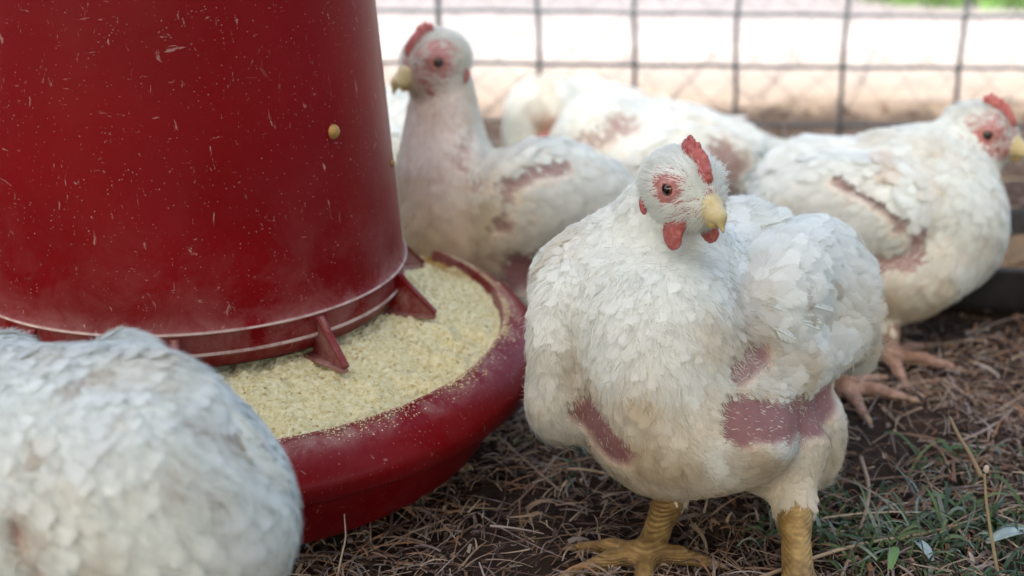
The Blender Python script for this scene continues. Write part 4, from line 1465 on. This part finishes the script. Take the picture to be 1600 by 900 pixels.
# ------------------------------------------------------------------ rubber trough behind the right hen
def build_tray():
    c = np.array([0.550, 1.176])
    t = thing("rubber_trough", (c[0], c[1], 0), "long low black rubber trough with brown litter on the ground behind the right hen", "trough")

    def squared(V):
        d = V[:, :2]
        r = np.hypot(d[:, 0], d[:, 1]) + 1e-9
        q = np.sign(d) * np.abs(d / r[:, None]) ** 0.42
        off = r[:, None] - 1.0          # distance in from the outer wall, in metres
        return np.stack([c[0] + q[:, 0] * (0.245 + off[:, 0]), c[1] + q[:, 1] * (0.082 + off[:, 0]), V[:, 2]], -1)
    pr = rounded([(0.925, 0.004), (0.985, 0.004), (0.992, 0.012), (0.999, 0.040), (1.000, 0.043), (0.996, 0.0445), (0.992, 0.043), (0.985, 0.014), (0.975, 0.010), (0.925, 0.010)], 2)
    V, F = lathe(pr, 160)
    part("trough_wall", t, squared(V), F, M['rubber'])
    r = np.linspace(0.919, 0.9895, 16); a = np.arange(160) * 2 * math.pi / 160
    rr, aa = np.meshgrid(r, a, indexing='ij')
    V = np.stack([rr * np.cos(aa), rr * np.sin(aa), 0 * rr], -1).reshape(-1, 3)
    V = squared(V)
    V[:, 2] = 0.024 + 0.02 * (fbm(np.stack([V[:, 0], V[:, 1], 0 * V[:, 0]], -1) * 30, 3, 3) - 0.5)
    i = np.arange(16 * 160).reshape(16, 160)
    Q = np.stack([i[:-1], np.roll(i[:-1], -1, 1), np.roll(i[1:], -1, 1), i[1:]], -1).reshape(-1, 4)
    o = part("litter", t, V, Q, m_simple("brown_litter", (0.08, 0.05, 0.025), (0.22, 0.15, 0.08), 120, 0.95, 0.8, 0.004))
    o["kind"] = "stuff"


build_tray()


# ------------------------------------------------------------------ ground litter, grass, stems
def ribbons(p0, yaw, L, w, arch, bend, rise, g, cols, segs=4, droop=0.0):
    K = len(p0)
    u = np.linspace(0, 1, segs + 1)
    d = np.stack([np.cos(yaw), np.sin(yaw), 0 * yaw], -1)
    s = np.stack([-np.sin(yaw), np.cos(yaw), 0 * yaw], -1)
    tw = g.uniform(-0.8, 0.8, K)
    wv = s * np.cos(tw)[:, None] + np.array([0, 0, 1.0]) * np.sin(tw)[:, None]
    Vs = []
    for x in u:
        c = p0 + d * (L * x)[:, None] + s * (L * bend * (x - x * x))[:, None] + np.array([0, 0, 1.0]) * (arch * 4 * (x - x * x) + rise * x - droop * x * x)[:, None]
        hw = (w * (1 - 0.65 * x))[:, None]
        Vs += [c - wv * hw, c + wv * hw]
    V = np.stack(Vs, 1).reshape(-1, 3)
    q = np.array([[2 * i, 2 * i + 1, 2 * i + 3, 2 * i + 2] for i in range(segs)])
    F = (q[None] + 2 * (segs + 1) * np.arange(K)[:, None, None]).reshape(-1, 4)
    return V, F, np.repeat(cols, 2 * (segs + 1), 0)


def in_view(n, g, ymin, ymax, margin=0.08):
    y = np.sqrt(g.uniform(ymin ** 2, ymax ** 2, n))
    hw = 800 / FPX * (y * cp + CAM_H * sp) + margin
    return g.uniform(-1, 1, n) * hw, y


def pick(g, n, cols, jit=0.25):
    c = np.array(cols)[g.integers(0, len(cols), n)]
    return c * g.uniform(1 - jit, 1 + jit, (n, 1))


def build_litter():
    g = np.random.default_rng(77)
    n = 85000
    x, y = in_view(n, g, 0.58, 1.75)
    keep = g.random(n) < (0.18 + 0.82 * smooth(1.15, 0.85, y)) * (0.35 + 1.1 * smooth(0.35, 0.6, fbm(np.stack([x, y, 0 * x], -1) * 9, 3, 6)))
    keep &= np.hypot(x - FC[0], y - FC[1]) > 0.17
    x, y = x[keep], y[keep]; n = len(x)
    z = ground_height(x, y)
    cols = pick(g, n, [(0.20, 0.13, 0.085), (0.28, 0.20, 0.13), (0.12, 0.075, 0.055), (0.36, 0.28, 0.19), (0.075, 0.05, 0.042), (0.24, 0.13, 0.07), (0.22, 0.18, 0.16), (0.30, 0.25, 0.21)]) * 0.92
    L = np.clip(0.012 * np.exp(g.normal(0, 0.75, n)), 0.004, 0.075)
    V, F, C = ribbons(np.stack([x, y, z + g.uniform(0.0005, 0.007, n)], -1), g.uniform(0, 2 * math.pi, n), L, g.uniform(0.0002, 0.0006, n) + 0.0012 * g.random(n) ** 5, g.uniform(-0.001, 0.003, n), g.normal(0, 0.16, n), g.normal(0.001, 0.004, n) * np.minimum(1, L / 0.02), g, cols)
    o = link("dry_straw", mesh_from("dry_straw", V, F, col=C, mat=M['litter']))
    tag(o, "brown dry straw and grass litter strewn over the dark soil", "straw", kind="stuff")
    # standing dead stalks
    # clods and chips
    n = 7000
    x, y = in_view(n, g, 0.58, 1.7)
    k = np.hypot(x - FC[0], y - FC[1]) > 0.17
    x, y = x[k], y[k]; n = len(x)
    t = thing("soil_crumbs", (0, 0, 0), "small brown soil crumbs and chips scattered on the ground", "soil", kind="stuff")
    crumbs(t, "soil_crumb", np.stack([x, y, ground_height(x, y) + 0.0008], -1), 0.0008 + 0.0032 * g.random(n) ** 3, g, ((0.085, 0.052, 0.034), (0.025, 0.016, 0.011)))
    # green blades in the patches the photograph shows
    spots = [(1560, 740, 0.045, 70), (1400, 830, 0.05, 120), (1330, 850, 0.045, 110), (1480, 880, 0.05, 150), (1290, 800, 0.02, 14), (890, 700, 0.026, 36), (920, 740, 0.02, 16), (1585, 840, 0.035, 60)]
    Vs, Fs, Cs, off = [], [], [], 0
    for px, py, r, k in spots:
        c = G(px, py)
        a = g.uniform(0, 2 * math.pi, k); q = r * np.sqrt(g.random(k))
        x, y = c[0] + q * np.cos(a) * 1.3, c[1] + q * np.sin(a) * 0.7
        cols = pick(g, k, [(0.030, 0.065, 0.018), (0.045, 0.085, 0.022), (0.07, 0.10, 0.035), (0.13, 0.17, 0.13), (0.022, 0.05, 0.02)], 0.3)
        L = g.uniform(0.012, 0.036, k)
        V, F, C = ribbons(np.stack([x, y, ground_height(x, y)], -1), g.uniform(0, 2 * math.pi, k), L * 0.8, g.uniform(0.0006, 0.0018, k), g.uniform(0.002, 0.008, k), g.normal(0, 0.3, k), L * g.uniform(0.1, 0.75, k), g, cols, 5, droop=0.004)
        Vs.append(V); Fs.append(F + off); Cs.append(C); off += len(V)
    o = link("green_grass", mesh_from("green_grass", np.concatenate(Vs), np.concatenate(Fs), col=np.concatenate(Cs), mat=M['blade']))
    tag(o, "short green grass blades growing through the litter at lower right", "grass", kind="stuff")
    # far green weeds beyond the fence, top right
    k = 900
    c = np.array([0.79, 2.58])
    a = g.uniform(0, 2 * math.pi, k); q = np.sqrt(g.random(k))
    x, y = c[0] + 0.22 * q * np.cos(a), c[1] + 0.12 * q * np.sin(a)
    L = g.uniform(0.03, 0.09, k)
    V, F, C = ribbons(np.stack([x, y, 0 * x - 0.01], -1), g.uniform(0, 2 * math.pi, k), L * 0.6, g.uniform(0.002, 0.005, k), g.uniform(0.0, 0.02, k), g.normal(0, 0.3, k), L * 0.8, g, pick(g, k, [(0.07, 0.16, 0.03), (0.10, 0.20, 0.05)]), 4)
    o = link("weeds", mesh_from("weeds", V, F, col=C, mat=M['blade']))
    tag(o, "bright green weeds beyond the fence at the top right corner", "weeds", kind="stuff")

    def stem(label, pts, r, col, bud=None):
        pts = np.array(pts)
        # smooth path
        q = rounded(pts, 2, 0.25)
        b = pts[0] * [1, 1, 0]
        t = thing("dry_stem", b, label, "stem", "single dry stems on the ground")
        V, F = tube(q, np.linspace(r, r * 0.6, len(q)), 7)
        part("stalk", t, V, F, M['litter'], col=np.tile(col, (len(V), 1)))
        if bud is not None:
            pr = [Ell(np.array(bud), np.array([0.0016, 0.0016, 0.0026]), np.eye(3))]
            V, Q = sdf_mesh(pr, 0.0006)
            part("bud", t, V, Q, M['litter'], col=np.tile([0.40, 0.33, 0.26], (len(V), 1)))
    g1 = G(525, 915)
    dd = (g1[1] * cp + CAM_H * sp)
    stem("thin pale dry stem standing in front of the feeder's dark underside", [g1, P(533, 870, dd), P(541, 840, dd), P(539, 822, dd), P(538, 803, dd)], 0.0006, (0.36, 0.29, 0.21))
    g2 = G(1562, 915); dd = g2[1] * cp + CAM_H * sp
    stem("long upright yellow dry stem with small bud at lower right", [g2, P(1551, 850, dd), P(1541, 790, dd), P(1538, 740, dd)], 0.0011, (0.24, 0.19, 0.10), P(1541, 733, dd))
    g3 = G(1538, 742); dd2 = dd + 0.03
    stem("leaning tan dry stem crossing behind the budded stem", [P(1533, 745, dd2), P(1518, 712, dd2 + 0.01), P(1500, 685, dd2 + 0.02), P(1484, 652, dd2 + 0.03)], 0.0014, (0.20, 0.15, 0.09))
    a, b = G(1350, 712, 0.006), G(1300, 905, 0.004)
    stem("pale brown fallen stalk lying between the hen's leg and the grass", [G(1345, 715, 0.006), G(1362, 770, 0.010), G(1340, 840, 0.006), G(1315, 900, 0.004)], 0.0014, (0.30, 0.22, 0.16))
    stem("long pale twig lying across the litter at lower right", [G(1180, 905, 0.006), G(1330, 850, 0.010), G(1450, 835, 0.008), G(1590, 790, 0.006)], 0.0012, (0.33, 0.25, 0.16))


build_litter()


def build_leaves():
    g = np.random.default_rng(31)
    data = [(1578, 848, 0.030, 0.0045, 0.3, "pale grey-green blade of leaf lying at the right edge of the photo"), (1440, 868, 0.020, 0.0030, 1.9, "small pale bluish leaf piece lying left of the budded stem"),
            (1395, 880, 0.022, 0.0028, 1.2, "narrow bright green leaf standing up beside the hen's near leg"), (1468, 790, 0.018, 0.0026, 2.6, "dull green leaf blade half buried in straw under the budded stem")]
    cols = [(0.26, 0.33, 0.30), (0.24, 0.30, 0.30), (0.11, 0.20, 0.06), (0.08, 0.14, 0.045)]
    for (px, py, L, w, yaw, lab), col in zip(data, cols):
        c = G(px, py, 0.006)
        t = thing("fallen_leaf", c, lab, "leaf", "broad leaf blades in the litter")
        u = np.linspace(0, 1, 11)
        d = np.array([math.cos(yaw), math.sin(yaw), 0]); n = np.array([-math.sin(yaw), math.cos(yaw), 0])
        V = []
        for x in u:
            hw = w * (math.sin(math.pi * min(1, 0.08 + x * 0.92)) ** 0.7)
            cc = c + d * L * (x - 0.5) + np.array([0, 0, 0.012 * x - 0.010 * x * x])
            for v in (-1, -0.5, 0, 0.5, 1): V.append(cc + n * hw * v + np.array([0, 0, 0.35 * hw * abs(v) + 0.002]))
        V = np.array(V)
        F = [(5 * i + j, 5 * i + j + 1, 5 * i + j + 6, 5 * i + j + 5) for i in range(10) for j in range(4)]
        cv = np.array(col) * (0.75 + 0.5 * vnoise(V * 500, 3))[:, None]
        o = part("blade", t, V, F, M['blade'], col=cv)
        m = o.modifiers.new("thick", 'SOLIDIFY'); m.thickness = 0.0003


build_leaves()
